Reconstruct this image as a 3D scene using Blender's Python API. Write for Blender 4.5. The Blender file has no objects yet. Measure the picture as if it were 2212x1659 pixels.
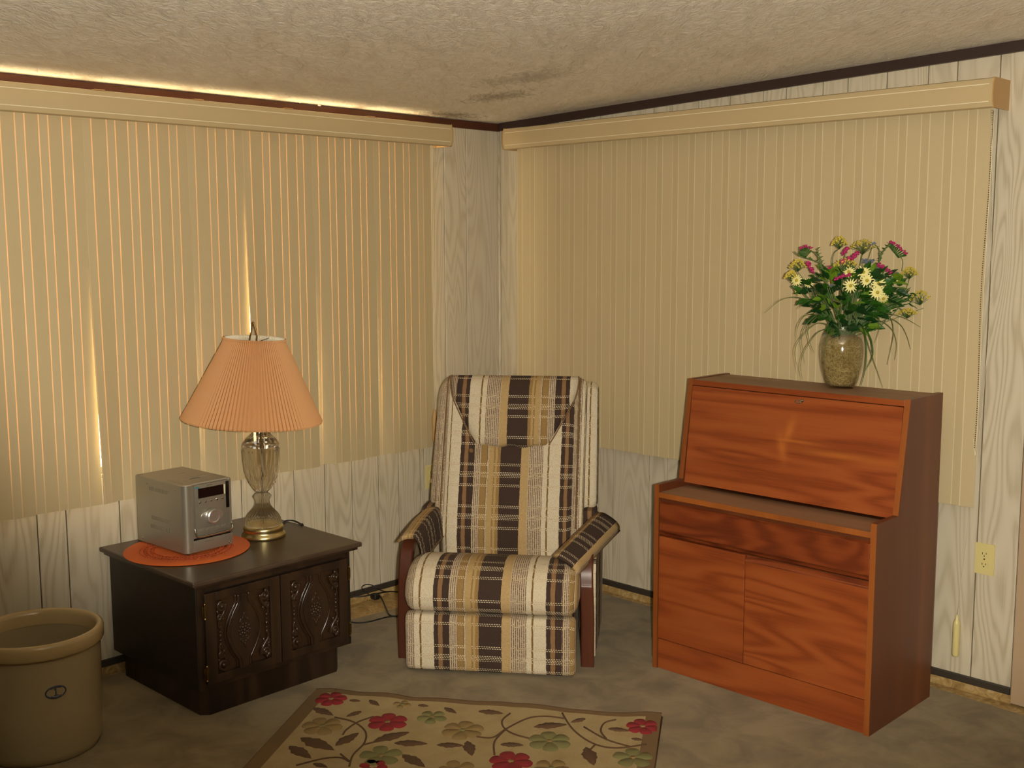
import bpy, bmesh, math, random
from mathutils import Vector, Matrix
random.seed(7)
PI = math.pi
SC = bpy.context.scene
COL = SC.collection

# ------------------------------------------------------------ camera
YAW, PITCH, ROLL, FPX = 0.7810, 0.12434, -0.00336, 2415.9
CAM = Vector((4.0572, -4.0059, 1.6436))
_f = Vector((-math.sin(YAW)*math.cos(PITCH), math.cos(YAW)*math.cos(PITCH), -math.sin(PITCH)))
_r0 = Vector((math.cos(YAW), math.sin(YAW), 0))
_u0 = _r0.cross(_f)
_r = _r0*math.cos(ROLL) + _u0*math.sin(ROLL)
_u = -_r0*math.sin(ROLL) + _u0*math.cos(ROLL)
cd = bpy.data.cameras.new('camera')
cd.sensor_width = 36; cd.lens = FPX/2212*36; cd.clip_start = 0.05; cd.clip_end = 200
cam = bpy.data.objects.new('camera', cd); COL.objects.link(cam)
cam.matrix_world = Matrix(((_r.x, _u.x, -_f.x, CAM.x), (_r.y, _u.y, -_f.y, CAM.y), (_r.z, _u.z, -_f.z, CAM.z), (0, 0, 0, 1)))
SC.camera = cam
def ray(px, py): return _f + _r*((px-1106)/FPX) - _u*((py-829.5)/FPX)
def hit(px, py, P, n):
    d = ray(px, py); n = Vector(n); return CAM + d*((Vector(P)-CAM).dot(n)/d.dot(n))
def onz(px, py, z=0.0): return hit(px, py, (0, 0, z), (0, 0, 1))

# ------------------------------------------------------------ light
SC.view_settings.view_transform = 'Standard'; SC.view_settings.look = 'None'
SC.view_settings.gamma = 1; SC.view_settings.use_curve_mapping = False
SC.view_settings.exposure = -0.20
w = bpy.data.worlds.new('sky'); SC.world = w; w.use_nodes = True
bg = w.node_tree.nodes['Background']; bg.inputs[0].default_value = (1.0, 0.97, 0.92, 1); bg.inputs[1].default_value = 9.0
sd = bpy.data.lights.new('sun', 'SUN'); sd.energy = 70.0; sd.angle = 0.01; sd.color = (1, 0.9, 0.72)
sun = bpy.data.objects.new('sun', sd); COL.objects.link(sun)
sun.rotation_euler = Vector((0.27, 0.50, -0.82)).to_track_quat('-Z', 'Y').to_euler()
# on-camera flash: the head sits above and right of the lens
fd = bpy.data.lights.new('camera_flash', 'SPOT'); fd.energy = 640; fd.color = (1.0, 0.91, 0.76)
fd.shadow_soft_size = 0.022; fd.spot_blend = 0.34
_aim = ray(1400, -100); fd.spot_size = 2*(_aim.angle(ray(0, 1659))-0.080)
fl = bpy.data.objects.new('camera_flash', fd); COL.objects.link(fl)
fl.location = CAM + _r*0.075 + _u*0.010
fl.rotation_euler = _aim.to_track_quat('-Z', 'Y').to_euler()

# ------------------------------------------------------------ node helpers
ALB = 0.85
def srgb(r, g, b, k=None):
    return tuple((ALB if k is None else k)*((c/255)/12.92 if c/255 <= 0.04045 else ((c/255+0.055)/1.055)**2.4) for c in (r, g, b)) + (1,)
class NT:
    def __init__(s, name):
        s.m = bpy.data.materials.new(name); s.m.use_nodes = True; s.t = s.m.node_tree; s.t.nodes.clear()
        s.out = s.n('ShaderNodeOutputMaterial')
    def n(s, typ, ins=None, **kw):
        d = s.t.nodes.new(typ)
        for k, v in kw.items(): setattr(d, k, v)
        for k, v in (ins or {}).items():
            if hasattr(v, 'links') or isinstance(v, bpy.types.NodeSocket): s.t.links.new(v, d.inputs[k])
            elif isinstance(v, bpy.types.Node): s.t.links.new(v.outputs[0], d.inputs[k])
            else: d.inputs[k].default_value = v
        return d
    def math(s, op, a, b=0.0, c=0.0): return s.n('ShaderNodeMath', {0: a, 1: b, 2: c}, operation=op)
    def mix(s, f, a, b, blend='MIX'):
        d = s.n('ShaderNodeMix', data_type='RGBA', blend_type=blend)
        for i, v in ((0, f), (6, a), (7, b)):
            if isinstance(v, bpy.types.Node): s.t.links.new(v.outputs[2] if v.bl_idname == 'ShaderNodeMix' else v.outputs[0], d.inputs[i])
            elif isinstance(v, bpy.types.NodeSocket): s.t.links.new(v, d.inputs[i])
            else: d.inputs[i].default_value = v
        return d.outputs[2]
    def ramp(s, f, stops, interp='LINEAR'):
        d = s.n('ShaderNodeValToRGB', {0: f}); cr = d.color_ramp; cr.interpolation = interp
        cr.elements.remove(cr.elements[1]); cr.elements[0].position = stops[0][0]
        for i, (p, c) in enumerate(stops):
            e = cr.elements[0] if i == 0 else cr.elements.new(p)
            e.color = c if hasattr(c, '__len__') else (c, c, c, 1)
        return d.outputs[0]
    def noise(s, co, scale, detail=2.0, rough=0.5, dist=0.0):
        return s.n('ShaderNodeTexNoise', {'Vector': co, 'Scale': scale, 'Detail': detail, 'Roughness': rough, 'Distortion': dist}).outputs[0]
    def obj(s, scale=(1, 1, 1), rnd=True):
        tc = s.n('ShaderNodeTexCoord'); v = tc.outputs['Object']
        if rnd:
            oi = s.n('ShaderNodeObjectInfo'); k = s.math('MULTIPLY', oi.outputs['Random'], 37.0)
            v = s.n('ShaderNodeVectorMath', {0: v, 1: s.n('ShaderNodeCombineXYZ', {0: k, 1: k, 2: k})}, operation='ADD').outputs[0]
        return s.n('ShaderNodeVectorMath', {0: v, 1: scale}, operation='MULTIPLY').outputs[0]
    def bump(s, h, strength=0.3, dist=0.002):
        return s.n('ShaderNodeBump', {'Height': h, 'Strength': strength, 'Distance': dist}).outputs[0]
    def bsdf(s, col, rough=0.5, normal=None, **kw):
        b = s.n('ShaderNodeBsdfPrincipled'); 
        for k, v in (('Base Color', col), ('Roughness', rough)):
            if isinstance(v, bpy.types.NodeSocket): s.t.links.new(v, b.inputs[k])
            else: b.inputs[k].default_value = v
        if normal: s.t.links.new(normal, b.inputs['Normal'])
        for k, v in kw.items(): b.inputs[k.replace('_', ' ')].default_value = v
        s.t.links.new(b.outputs[0], s.out.inputs[0]); return b
def plain(name, c, rough=0.5, metal=0.0, bump=0.0, bscale=200, var=0.06, **kw):
    t = NT(name); co = t.obj(); nz = t.noise(co, 9, 3)
    dark = tuple(x*(1-var*2) for x in c[:3])+(1,)
    col = t.mix(nz, dark, c)
    nm = t.bump(t.noise(co, bscale, 2), bump, 0.001) if bump else None
    t.bsdf(col, rough, nm, Metallic=metal, **kw); return t.m
def wood(name, light, mid, dark, axis='x', freq=9.0, ring=26.0, rough=0.4, fine=1.0, bump=0.05, thr=(0.25, 0.6), stretch=0.12, **kw):
    t = NT(name); a = {'x': (stretch, 1, 1), 'y': (1, stretch, 1), 'z': (1, 1, stretch)}[axis]
    co = t.obj(a); co2 = t.obj(tuple(v if v < 1 else 1 for v in {'x': (.025, 1, 1), 'y': (1, .025, 1), 'z': (1, 1, .025)}[axis]))
    n1 = t.noise(co, freq, 2, .45, .4)
    s1 = t.math('SINE', t.math('MULTIPLY', n1, ring*2)); s1 = t.math('MULTIPLY_ADD', s1, .5, .5)
    n2 = t.noise(co2, 220, 3, .6)
    k = t.math('ADD', t.math('MULTIPLY', s1, .55), t.math('MULTIPLY', n2, .45*fine))
    base = t.ramp(k, [(thr[0], dark), (thr[1], mid), (.92, light)])
    big = t.noise(co, 2.2, 2)
    base = t.mix(t.ramp(big, [(.35, 0.0), (.7, .5)]), base, mid)
    t.bsdf(base, rough, t.bump(k, bump, .001), **kw); return t.m

# ------------------------------------------------------------ materials
M = {}
M['panel'] = wood('whitewashed_panelling', srgb(216, 206, 182), srgb(206, 195, 170), srgb(176, 162, 134), 'z', 6, 62, .45, 1.0, .08, (.06, .46), .12)
M['wallback'] = plain('dark_groove', srgb(95, 80, 58), .8)
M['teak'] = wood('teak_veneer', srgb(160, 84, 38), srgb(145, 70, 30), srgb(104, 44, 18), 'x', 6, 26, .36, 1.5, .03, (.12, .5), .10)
def mk_fall():
    m = M['teak'].copy(); m.name = 'teak_crotch_veneer'; nt = m.node_tree; b = nt.nodes['Principled BSDF']; L = nt.links
    src = b.inputs['Base Color'].links[0].from_socket; tc = nt.nodes.new('ShaderNodeTexCoord')
    last = src
    for (x, z, rx, rz, sh) in ((.462, .965, .016, .045, .25), (.437, .900, .016, .045, -.25), (.50, .93, .09, .006, 0), (.68, .90, .18, .012, -.05)):
        sp = nt.nodes.new('ShaderNodeSeparateXYZ'); L.new(tc.outputs['Object'], sp.inputs[0])
        def mt(op, a, c, d=0.0):
            n = nt.nodes.new('ShaderNodeMath'); n.operation = op
            for i, v in enumerate((a, c, d)):
                if isinstance(v, bpy.types.NodeSocket): L.new(v, n.inputs[i])
                else: n.inputs[i].default_value = v
            return n.outputs[0]
        dz = mt('SUBTRACT', sp.outputs[2], z); dx = mt('SUBTRACT', mt('SUBTRACT', sp.outputs[0], x), mt('MULTIPLY', dz, sh))
        r2 = mt('ADD', mt('POWER', mt('ABSOLUTE', mt('DIVIDE', dx, rx), 0), 2.0), mt('POWER', mt('ABSOLUTE', mt('DIVIDE', dz, rz), 0), 2.0))
        f = mt('MULTIPLY', mt('POWER', 2.718, mt('MULTIPLY', r2, -1.0)), .42)
        mx = nt.nodes.new('ShaderNodeMix'); mx.data_type = 'RGBA'; L.new(f, mx.inputs[0]); L.new(last, mx.inputs[6]); mx.inputs[7].default_value = srgb(206, 122, 50); last = mx.outputs[2]
    L.new(last, b.inputs['Base Color']); return m
M['teak_fall'] = mk_fall()
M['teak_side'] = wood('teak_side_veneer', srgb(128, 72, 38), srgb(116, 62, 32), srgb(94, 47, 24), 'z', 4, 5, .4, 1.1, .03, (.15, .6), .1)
M['teak_edge'] = wood('teak_edge_lipping', srgb(184, 112, 48), srgb(166, 94, 38), srgb(130, 68, 28), 'z', 4, 5, .38, .8, .02, (.15, .6), .1)
M['teak_figured'] = wood('figured_teak_veneer', srgb(142, 70, 32), srgb(124, 56, 25), srgb(72, 28, 14), 'x', 6, 36, .34, 1.3, .03, (.16, .62), .22)
M['teak_dusty'] = wood('dusty_teak_top', srgb(160, 124, 94), srgb(142, 106, 76), srgb(118, 84, 58), 'x', 5, 8, .55, 1, .02, (.15, .6), .15)
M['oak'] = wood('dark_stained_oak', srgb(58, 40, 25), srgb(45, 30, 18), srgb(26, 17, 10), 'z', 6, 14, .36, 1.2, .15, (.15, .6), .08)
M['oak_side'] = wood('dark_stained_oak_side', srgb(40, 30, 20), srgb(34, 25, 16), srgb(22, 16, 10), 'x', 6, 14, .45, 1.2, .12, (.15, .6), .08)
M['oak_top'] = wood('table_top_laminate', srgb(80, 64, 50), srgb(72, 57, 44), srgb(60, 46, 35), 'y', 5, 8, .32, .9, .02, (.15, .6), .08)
M['carve'] = plain('carved_resin', srgb(56, 38, 24), .22, var=.15)
M['armwood'] = wood('mahogany_bentwood', srgb(116, 66, 42), srgb(100, 54, 34), srgb(72, 36, 22), 'z', 4, 4, .3, .8, .02, (.15, .6), .1)
M['trimred'] = wood('mahogany_trim', srgb(112, 58, 28), srgb(96, 48, 24), srgb(60, 30, 18), 'y', 6, 6, .4, .8, .02, (.15, .6), .1)
M['trimdark'] = plain('dark_brown_trim', srgb(58, 40, 34), .45, var=.1)
M['basetrim'] = plain('black_brown_base_trim', srgb(62, 54, 44), .5, var=.1)
M['valance'] = plain('tan_valance', srgb(202, 180, 136), .45, var=.02)
M['valance_edge'] = plain('valance_edge', srgb(200, 160, 100), .45)
M['cream'] = plain('cream_plastic', srgb(240, 228, 192), .4, var=.02)
M['ivory'] = plain('ivory_outlet_plastic', srgb(222, 208, 142), .35, var=.02)
M['slot'] = plain('dark_slot', srgb(40, 34, 26), .7)
M['headrail'] = plain('headrail', srgb(214, 196, 160), .4)
M['black'] = plain('black_rubber', srgb(26, 23, 20), .45)
M['brass'] = plain('polished_brass', srgb(240, 222, 162), .28, 1.0)
M['agedbrass'] = plain('aged_brass', srgb(122, 98, 52), .35, 1.0)
M['bronze'] = plain('bronze_wire', srgb(120, 92, 52), .3, 1.0)
M['chrome'] = plain('chrome', srgb(220, 218, 210), .12, 1.0)
M['dial'] = plain('satin_metal', srgb(214, 212, 206), .28, .85)
M['silver'] = plain('silver_painted_metal', srgb(176, 171, 156), .30, .7, bump=.05, bscale=900, var=.02)
M['silver_top'] = plain('silver_plastic_top', srgb(176, 164, 142), .42, .2, var=.03)
M['silver_dark'] = plain('grey_plastic', srgb(128, 122, 108), .4, .3, var=.04)
M['vent'] = plain('vent_grey', srgb(140, 132, 112), .6, .2, var=.05)
M['screen'] = plain('dark_display', srgb(10, 9, 10), .12)
M['blue'] = plain('blue_mark', srgb(60, 130, 150), .5)
M['mat'] = plain('orange_woven_placemat', srgb(222, 106, 40), .7, bump=.5, bscale=420, var=.1)
M['mat_dark'] = plain('orange_openwork', srgb(192, 78, 22), .6, bump=.6, bscale=300, var=.25)
M['crock'] = plain('salt_glazed_stoneware', srgb(172, 155, 120), .18, bump=.08, bscale=60, var=.05)
M['crock_rim'] = plain('glazed_rim', srgb(188, 164, 118), .16, var=.04)
M['cobalt'] = plain('cobalt_stamp', srgb(52, 62, 88), .3)
M['leaf'] = plain('green_silk_leaf', srgb(52, 108, 26), .45, var=.3)
M['leaf_light'] = plain('light_green_silk_leaf', srgb(116, 156, 34), .5, var=.2)
M['leaf_dark'] = plain('dark_green_silk_leaf', srgb(26, 76, 24), .45, var=.3)
M['stem'] = plain('green_stem', srgb(92, 122, 60), .5, var=.2)
M['grass'] = plain('grass_blade', srgb(112, 124, 62), .5, var=.2)
M['daisy'] = plain('pale_yellow_petal', srgb(246, 238, 158), .6, var=.04)
M['daisy_eye'] = plain('yellow_green_eye', srgb(196, 176, 48), .7, var=.1)
M['magenta'] = plain('magenta_statice', srgb(196, 44, 112), .6, var=.15)
M['umbel'] = plain('mustard_floret', srgb(228, 206, 84), .7, var=.15)
M['bluefl'] = plain('blue_floret', srgb(112, 126, 146), .6, var=.1)
M['piping'] = plain('brown_piping', srgb(122, 92, 58), .8, bump=.4, bscale=500)
M['lining'] = plain('beige_lining_cloth', srgb(196, 176, 136), .85, bump=.4, bscale=500)
M['rug_edge'] = plain('brown_rug_binding', srgb(124, 98, 62), .95, bump=.8, bscale=500, var=.12)
M['rug_red'] = plain('red_tufted_wool', srgb(150, 38, 42), .95, bump=.9, bscale=450, var=.15)
M['rug_brown'] = plain('brown_tufted_wool', srgb(100, 72, 46), .95, bump=.9, bscale=450, var=.15)
M['rug_green'] = plain('sage_tufted_wool', srgb(130, 126, 76), .95, bump=.9, bscale=450, var=.15)
M['rug_tan'] = plain('tan_tufted_wool', srgb(152, 126, 76), .95, bump=.9, bscale=450, var=.15)
M['door'] = plain('pinkish_door_casing', srgb(186, 160, 128), .5, var=.03)

def mk_rug():
    t = NT('beige_tufted_wool'); co = t.obj(rnd=False)
    n = t.noise(co, 420, 2); n2 = t.noise(co, 12, 3)
    c = t.mix(n, srgb(158, 136, 90), srgb(194, 174, 128)); c = t.mix(t.ramp(n2, [(.4, 0.0), (.75, .5)]), c, srgb(150, 128, 84))
    t.bsdf(c, .95, t.bump(n, .9, .003)); return t.m
M['rug'] = mk_rug()
def mk_carpet():
    t = NT('taupe_cut_pile_carpet'); co = t.obj(rnd=False)
    n = t.noise(co, 330, 3, .7); n2 = t.noise(co, 5.5, 4, .62, .5); n3 = t.noise(t.obj((1.3, .7, 1), False), 1.7, 2)
    c = t.mix(t.ramp(n2, [(.36, 0.0), (.62, 1.0)]), srgb(110, 93, 60), srgb(160, 142, 102))
    c = t.mix(t.math('MULTIPLY', n3, .5), c, srgb(142, 126, 88))
    c = t.mix(t.ramp(n, [(.3, 0.0), (.72, 1.0)]), t.mix(.45, c, srgb(120, 102, 76)), c)
    t.bsdf(c, 1.0, t.bump(t.math('ADD', n, t.math('MULTIPLY', n2, .8)), 0.5, .004), Sheen_Weight=.1); return t.m
M['carpet'] = mk_carpet()
def mk_vinyl():
    t = NT('marbled_vinyl'); co = t.obj(rnd=False)
    n = t.noise(co, 26, 5, .6, 1.4)
    c = t.ramp(n, [(.3, srgb(134, 106, 58)), (.5, srgb(176, 146, 92)), (.7, srgb(202, 180, 130))])
    t.bsdf(c, .5, t.bump(n, .1, .001)); return t.m
M['vinyl'] = mk_vinyl()
def mk_ceiling():
    t = NT('swirled_ceiling_texture'); co = t.obj((1, 1, 1), False)
    d = t.obj((.75, 1.6, 1), False)
    rot = t.n('ShaderNodeMapping', {'Vector': co, 'Rotation': (0, 0, .75)}).outputs[0]
    str_ = t.n('ShaderNodeVectorMath', {0: rot, 1: (1.0, 2.6, 1)}, operation='MULTIPLY').outputs[0]
    n1 = t.noise(str_, 10, 5, .68, 1.8); n2 = t.noise(co, 60, 3, .6, .6); n3 = t.noise(str_, 1.7, 3, .55, .8)
    n4 = t.noise(co, 160, 2)
    h = t.math('ADD', t.math('MULTIPLY', n1, 1.0), t.math('MULTIPLY', n2, .35))
    c = t.mix(t.ramp(n1, [(.35, 0.0), (.62, 1.0)]), srgb(238, 229, 210, 1), srgb(249, 242, 228, 1))
    c = t.mix(t.ramp(n3, [(.52, 0.0), (.72, .30)]), c, srgb(206, 190, 164, 1))
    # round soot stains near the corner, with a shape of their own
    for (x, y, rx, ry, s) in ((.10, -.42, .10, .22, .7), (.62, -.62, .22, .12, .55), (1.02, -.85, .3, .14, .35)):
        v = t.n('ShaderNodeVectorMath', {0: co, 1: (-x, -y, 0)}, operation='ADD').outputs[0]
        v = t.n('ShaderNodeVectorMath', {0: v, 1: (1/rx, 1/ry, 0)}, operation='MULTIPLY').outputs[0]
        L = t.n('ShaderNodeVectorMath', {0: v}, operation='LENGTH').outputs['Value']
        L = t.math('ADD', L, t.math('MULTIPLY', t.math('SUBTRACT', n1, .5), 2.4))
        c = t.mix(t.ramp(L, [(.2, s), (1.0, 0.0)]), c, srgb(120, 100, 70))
    t.bsdf(c, .75, t.bump(h, .8, .010)); return t.m
M['ceiling'] = mk_ceiling()

def mk_plaid():
    t = NT('brown_cream_plaid_weave'); uv = t.n('ShaderNodeUVMap'); uv.uv_map = 'UVMap'
    sx = t.n('ShaderNodeSeparateXYZ', {0: uv.outputs[0]}); U0, V = sx.outputs[0], sx.outputs[1]
    wob = t.noise(uv.outputs[0], 30, 2)
    U = t.math('ADD', U0, t.math('MULTIPLY', t.math('SUBTRACT', wob, .5), .006))
    p = t.math('FRACT', t.math('DIVIDE', t.math('ADD', U, .214+4.33), .433))
    DK, CA, MU, ML, LT, CR, OL, TW = (srgb(60, 42, 32), srgb(146, 110, 72), srgb(160, 128, 76), srgb(192, 162, 108),
        srgb(196, 166, 114), srgb(226, 213, 184), srgb(132, 102, 52), srgb(204, 186, 156))
    st = [(0, DK), (.036, CA), (.077, DK), (.139, TW), (.206, MU), (.262, OL), (.272, CR), (.285, ML), (.335, MU), (.35, ML), (.37, MU),
          (.402, DK), (.603, LT), (.68, TW), (.822, CR), (.868, OL), (.884, CR)]
    base = t.ramp(p, st, 'CONSTANT')
    # tweed: fine broken dark ends
    tw = t.ramp(p, [(0, 0.0), (.139, 1.0), (.206, 0.0), (.262, .6), (.285, 0.0), (.68, 1.0), (.822, 0.0)], 'CONSTANT')
    fl_ = t.math('FRACT', t.math('DIVIDE', U0, .0078))
    fl_ = t.math('LESS_THAN', fl_, .34)
    brk = t.math('GREATER_THAN', t.noise(t.n('ShaderNodeVectorMath', {0: uv.outputs[0], 1: (60, 190, 1)}, operation='MULTIPLY').outputs[0], 1.3, 2), .40)
    base = t.mix(t.math('MULTIPLY', tw, t.math('MULTIPLY', fl_, brk)), base, srgb(92, 62, 44))
    q = t.math('FRACT', t.math('DIVIDE', t.math('ADD', V, 1.8), .18))
    ln = t.ramp(q, [(0, 1.0), (.014, 0.0), (.036, 1.0), (.052, 0.0), (.22, 1.0), (.234, 0.0), (.256, 1.0), (.27, 0.0), (.292, 1.0), (.306, 0.0), (.328, 1.0), (.342, 0.0),
                     (.5, 1.0), (.514, 0.0), (.536, 1.0), (.552, 0.0)], 'CONSTANT')
    ph = t.math('MULTIPLY', t.math('FLOOR', t.math('MULTIPLY', q, 28.0)), .37)
    dash = t.math('GREATER_THAN', t.math('FRACT', t.math('ADD', t.math('DIVIDE', U0, .0095), ph)), .38)
    lm = t.math('MULTIPLY', ln, dash)
    hs = t.n('ShaderNodeSeparateColor', {0: base}, mode='HSV').outputs[2]
    isd = t.math('LESS_THAN', hs, .36)
    wc = t.mix(isd, srgb(196, 160, 108), srgb(238, 224, 188))
    col = t.mix(t.math('MULTIPLY', lm, t.math('MULTIPLY_ADD', isd, .45, .5)), base, wc)
    g = t.n('ShaderNodeVectorMath', {0: uv.outputs[0], 1: (1, 1, 1)}, operation='MULTIPLY').outputs[0]
    we = t.n('ShaderNodeTexVoronoi', {'Vector': g, 'Scale': 260.0}).outputs[0]
    col = t.mix(t.ramp(we, [(.2, 0.0), (.9, .45)]), col, t.mix(.5, col, srgb(70, 48, 30)))
    t.bsdf(col, .9, t.bump(t.math('SUBTRACT', 1.0, we), .7, .002)); return t.m
M['plaid'] = mk_plaid()

def mk_vane(name, col, trans, tcol):
    t = NT(name); co = t.obj()
    n = t.noise(co, 300, 2)
    b = t.bsdf(t.mix(n, tuple(x*.93 for x in col[:3])+(1,), col), .55, t.bump(n, .08, .001))
    if trans:
        tr = t.n('ShaderNodeBsdfTranslucent', {0: tcol})
        mx = t.n('ShaderNodeMixShader', {0: trans, 1: b, 2: tr}); t.t.links.new(mx.outputs[0], t.out.inputs[0])
    return t.m
M['vane'] = mk_vane('tan_vinyl_vane', srgb(203, 184, 142), .002, (.95, .62, .22, 1))
M['rib'] = mk_vane('pale_vane_edge', srgb(226, 208, 164), .22, (1.0, .64, .30, 1))
M['rib_dim'] = mk_vane('pale_vane_rib', srgb(228, 212, 170), 0, None)

def mk_shade():
    t = NT('pleated_peach_shade'); co = t.obj()
    n = t.noise(co, 500, 2)
    b = t.bsdf(t.mix(n, srgb(228, 170, 112), srgb(238, 186, 130)), .8, t.bump(n, .2, .0006))
    tr = t.n('ShaderNodeBsdfTranslucent', {0: srgb(236, 150, 70)})
    mx = t.n('ShaderNodeMixShader', {0: .3, 1: b, 2: tr}); t.t.links.new(mx.outputs[0], t.out.inputs[0]); return t.m
M['shade'] = mk_shade()
M['shade_in'] = plain('white_shade_lining', srgb(232, 222, 196), .8)
def mk_glass(name, col=(1, 1, 1, 1), ior=1.5, rough=0.0):
    t = NT(name); g = t.n('ShaderNodeBsdfGlass', {'Color': col, 'IOR': ior, 'Roughness': rough})
    tp = t.n('ShaderNodeBsdfTransparent', {0: col}); 
    mx = t.n('ShaderNodeMixShader', {0: .30, 1: g, 2: tp}); t.t.links.new(mx.outputs[0], t.out.inputs[0]); return t.m
M['crystal'] = mk_glass('pressed_crystal_glass', (.985, .975, .94, 1), 1.36)
def mk_pane(name, rg=.02):
    t = NT(name); lw = t.n('ShaderNodeLayerWeight', {0: .5}); fr = t.math('MULTIPLY_ADD', t.math('POWER', lw.outputs['Facing'], 4.0), .5, .045); gl = t.n('ShaderNodeBsdfGlossy', {'Roughness': rg, 'Color': (1, 1, 1, 1)})
    tp = t.n('ShaderNodeBsdfTransparent', {0: (.97, .98, .97, 1)})
    mx = t.n('ShaderNodeMixShader', {0: fr, 1: tp, 2: gl}); t.t.links.new(mx.outputs[0], t.out.inputs[0]); return t.m
M['pane'] = mk_pane('clear_glass_pane'); M['vase_glass'] = mk_pane('clear_vase_glass', .09)
def mk_moss():
    t = NT('straw_vase_filling'); co = t.obj((1, 1, .6))
    n = t.noise(co, 70, 5, .75, 3.5); n2 = t.noise(co, 12, 2)
    c = t.ramp(n, [(.33, srgb(84, 66, 30)), (.46, srgb(140, 116, 62)), (.55, srgb(174, 150, 92)), (.68, srgb(206, 184, 124))])
    c = t.mix(t.ramp(n2, [(.4, 0.0), (.7, .5)]), c, srgb(126, 100, 52))
    t.bsdf(c, .9, t.bump(n, .9, .004)); return t.m
M['moss'] = mk_moss()
def mk_ground():
    t = NT('desert_ground'); n = t.noise(t.obj(), 3, 4); t.bsdf(t.mix(n, srgb(236, 212, 172), srgb(242, 222, 186)), .9); return t.m
M['ground'] = mk_ground()

# ------------------------------------------------------------ mesh helpers
def bm_new(): return bmesh.new()
def obj(name, bm, mats, parent=None, smooth=False, kind=None):
    me = bpy.data.meshes.new(name); bmesh.ops.recalc_face_normals(bm, faces=bm.faces) if len(bm.faces) else None
    bm.to_mesh(me); bm.free()
    for m in (mats if isinstance(mats, (list, tuple)) else [mats]): me.materials.append(M[m] if isinstance(m, str) else m)
    if smooth:
        for p in me.polygons: p.use_smooth = True
        if smooth != True: me.set_sharp_from_angle(angle=math.radians(smooth))
    o = bpy.data.objects.new(name, me); COL.objects.link(o)
    if parent is not None: o.parent = parent
    if kind: o['kind'] = kind
    return o
def box(bm, x0, x1, y0, y1, z0, z1, bev=0.0, mi=0, seg=2):
    g = bmesh.ops.create_cube(bm, size=1.0); vs = g['verts']
    for v in vs: v.co = Vector(((x0+x1)/2+v.co.x*(x1-x0), (y0+y1)/2+v.co.y*(y1-y0), (z0+z1)/2+v.co.z*(z1-z0)))
    es = list({e for v in vs for e in v.link_edges}); fs = list({f for v in vs for f in v.link_faces})
    for f in fs: f.material_index = mi
    if bev > 0:
        r = bmesh.ops.bevel(bm, geom=es, offset=bev, segments=seg, profile=.5, affect='EDGES')
        for f in r['faces']: f.material_index = mi
    return bm
def prism(bm, poly, fn, d0, d1, mi=0):
    """poly 2D outline, fn(u, v, d) -> Vector, extruded from d0 to d1"""
    a = [bm.verts.new(fn(u, v, d0)) for u, v in poly]; b = [bm.verts.new(fn(u, v, d1)) for u, v in poly]
    n = len(poly); fs = [bm.faces.new(a), bm.faces.new(b[::-1])]
    for i in range(n): fs.append(bm.faces.new((a[i], a[(i+1) % n], b[(i+1) % n], b[i])))
    for f in fs: f.material_index = mi
    return bm
def tube(bm, pts, r, n=8, mi=0, close=False):
    pts = [Vector(p) for p in pts]; m = len(pts); rings = []
    rr = r if hasattr(r, '__len__') else [r]*m
    t0 = (pts[1]-pts[0]).normalized(); up = Vector((0, 0, 1)) if abs(t0.z) < .9 else Vector((1, 0, 0))
    a = t0.cross(up).normalized()
    for i in range(m):
        t = (pts[min(i+1, m-1)]-pts[max(i-1, 0)])
        t = t.normalized() if t.length > 1e-9 else t0
        a = (a - t*a.dot(t)); a = a.normalized() if a.length > 1e-6 else t.orthogonal().normalized()
        b = t.cross(a)
        rings.append([bm.verts.new(pts[i] + (a*math.cos(2*PI*k/n)+b*math.sin(2*PI*k/n))*max(rr[i], 1e-5)) for k in range(n)])
    for i in range(m-1):
        for k in range(n):
            f = bm.faces.new((rings[i][k], rings[i][(k+1) % n], rings[i+1][(k+1) % n], rings[i+1][k])); f.material_index = mi
    for rg in (rings[0][::-1], rings[-1]):
        f = bm.faces.new(rg); f.material_index = mi
    return bm
def lathe(bm, prof, n=48, c=(0, 0, 0), mi=0, rf=None, cap=True):
    rings = []
    for (r, z) in prof:
        rings.append([bm.verts.new((c[0]+(r+(rf(k, z, r) if rf else 0))*math.cos(2*PI*k/n), c[1]+(r+(rf(k, z, r) if rf else 0))*math.sin(2*PI*k/n), c[2]+z)) for k in range(n)])
    for i in range(len(prof)-1):
        for k in range(n):
            f = bm.faces.new((rings[i][k], rings[i][(k+1) % n], rings[i+1][(k+1) % n], rings[i+1][k])); f.material_index = mi
    if cap:
        for rg in (rings[0][::-1], rings[-1]):
            f = bm.faces.new(rg); f.material_index = mi
    return bm
def sphere(bm, c, r, seg=10, sc=(1, 1, 1), mi=0):
    g = bmesh.ops.create_uvsphere(bm, u_segments=seg, v_segments=max(4, seg//2), radius=1.0)
    for v in g['verts']: v.co = Vector((c[0]+v.co.x*r*sc[0], c[1]+v.co.y*r*sc[1], c[2]+v.co.z*r*sc[2]))
    for f in {f for v in g['verts'] for f in v.link_faces}: f.material_index = mi
    return bm
def thing(name, label, cat, loc=(0, 0, 0), rz=0.0, group=None):
    o = bpy.data.objects.new(name, None); COL.objects.link(o); o.empty_display_size = .1
    o.location = loc; o.rotation_euler = (0, 0, rz); o['label'] = label; o['category'] = cat
    if group: o['group'] = group
    return o
def tag(o, label, cat, group=None):
    o['label'] = label; o['category'] = cat
    if group: o['group'] = group
    return o
def struct(o): o['kind'] = 'structure'; return o
def lab(o, s): o['label'] = s; return o
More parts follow.
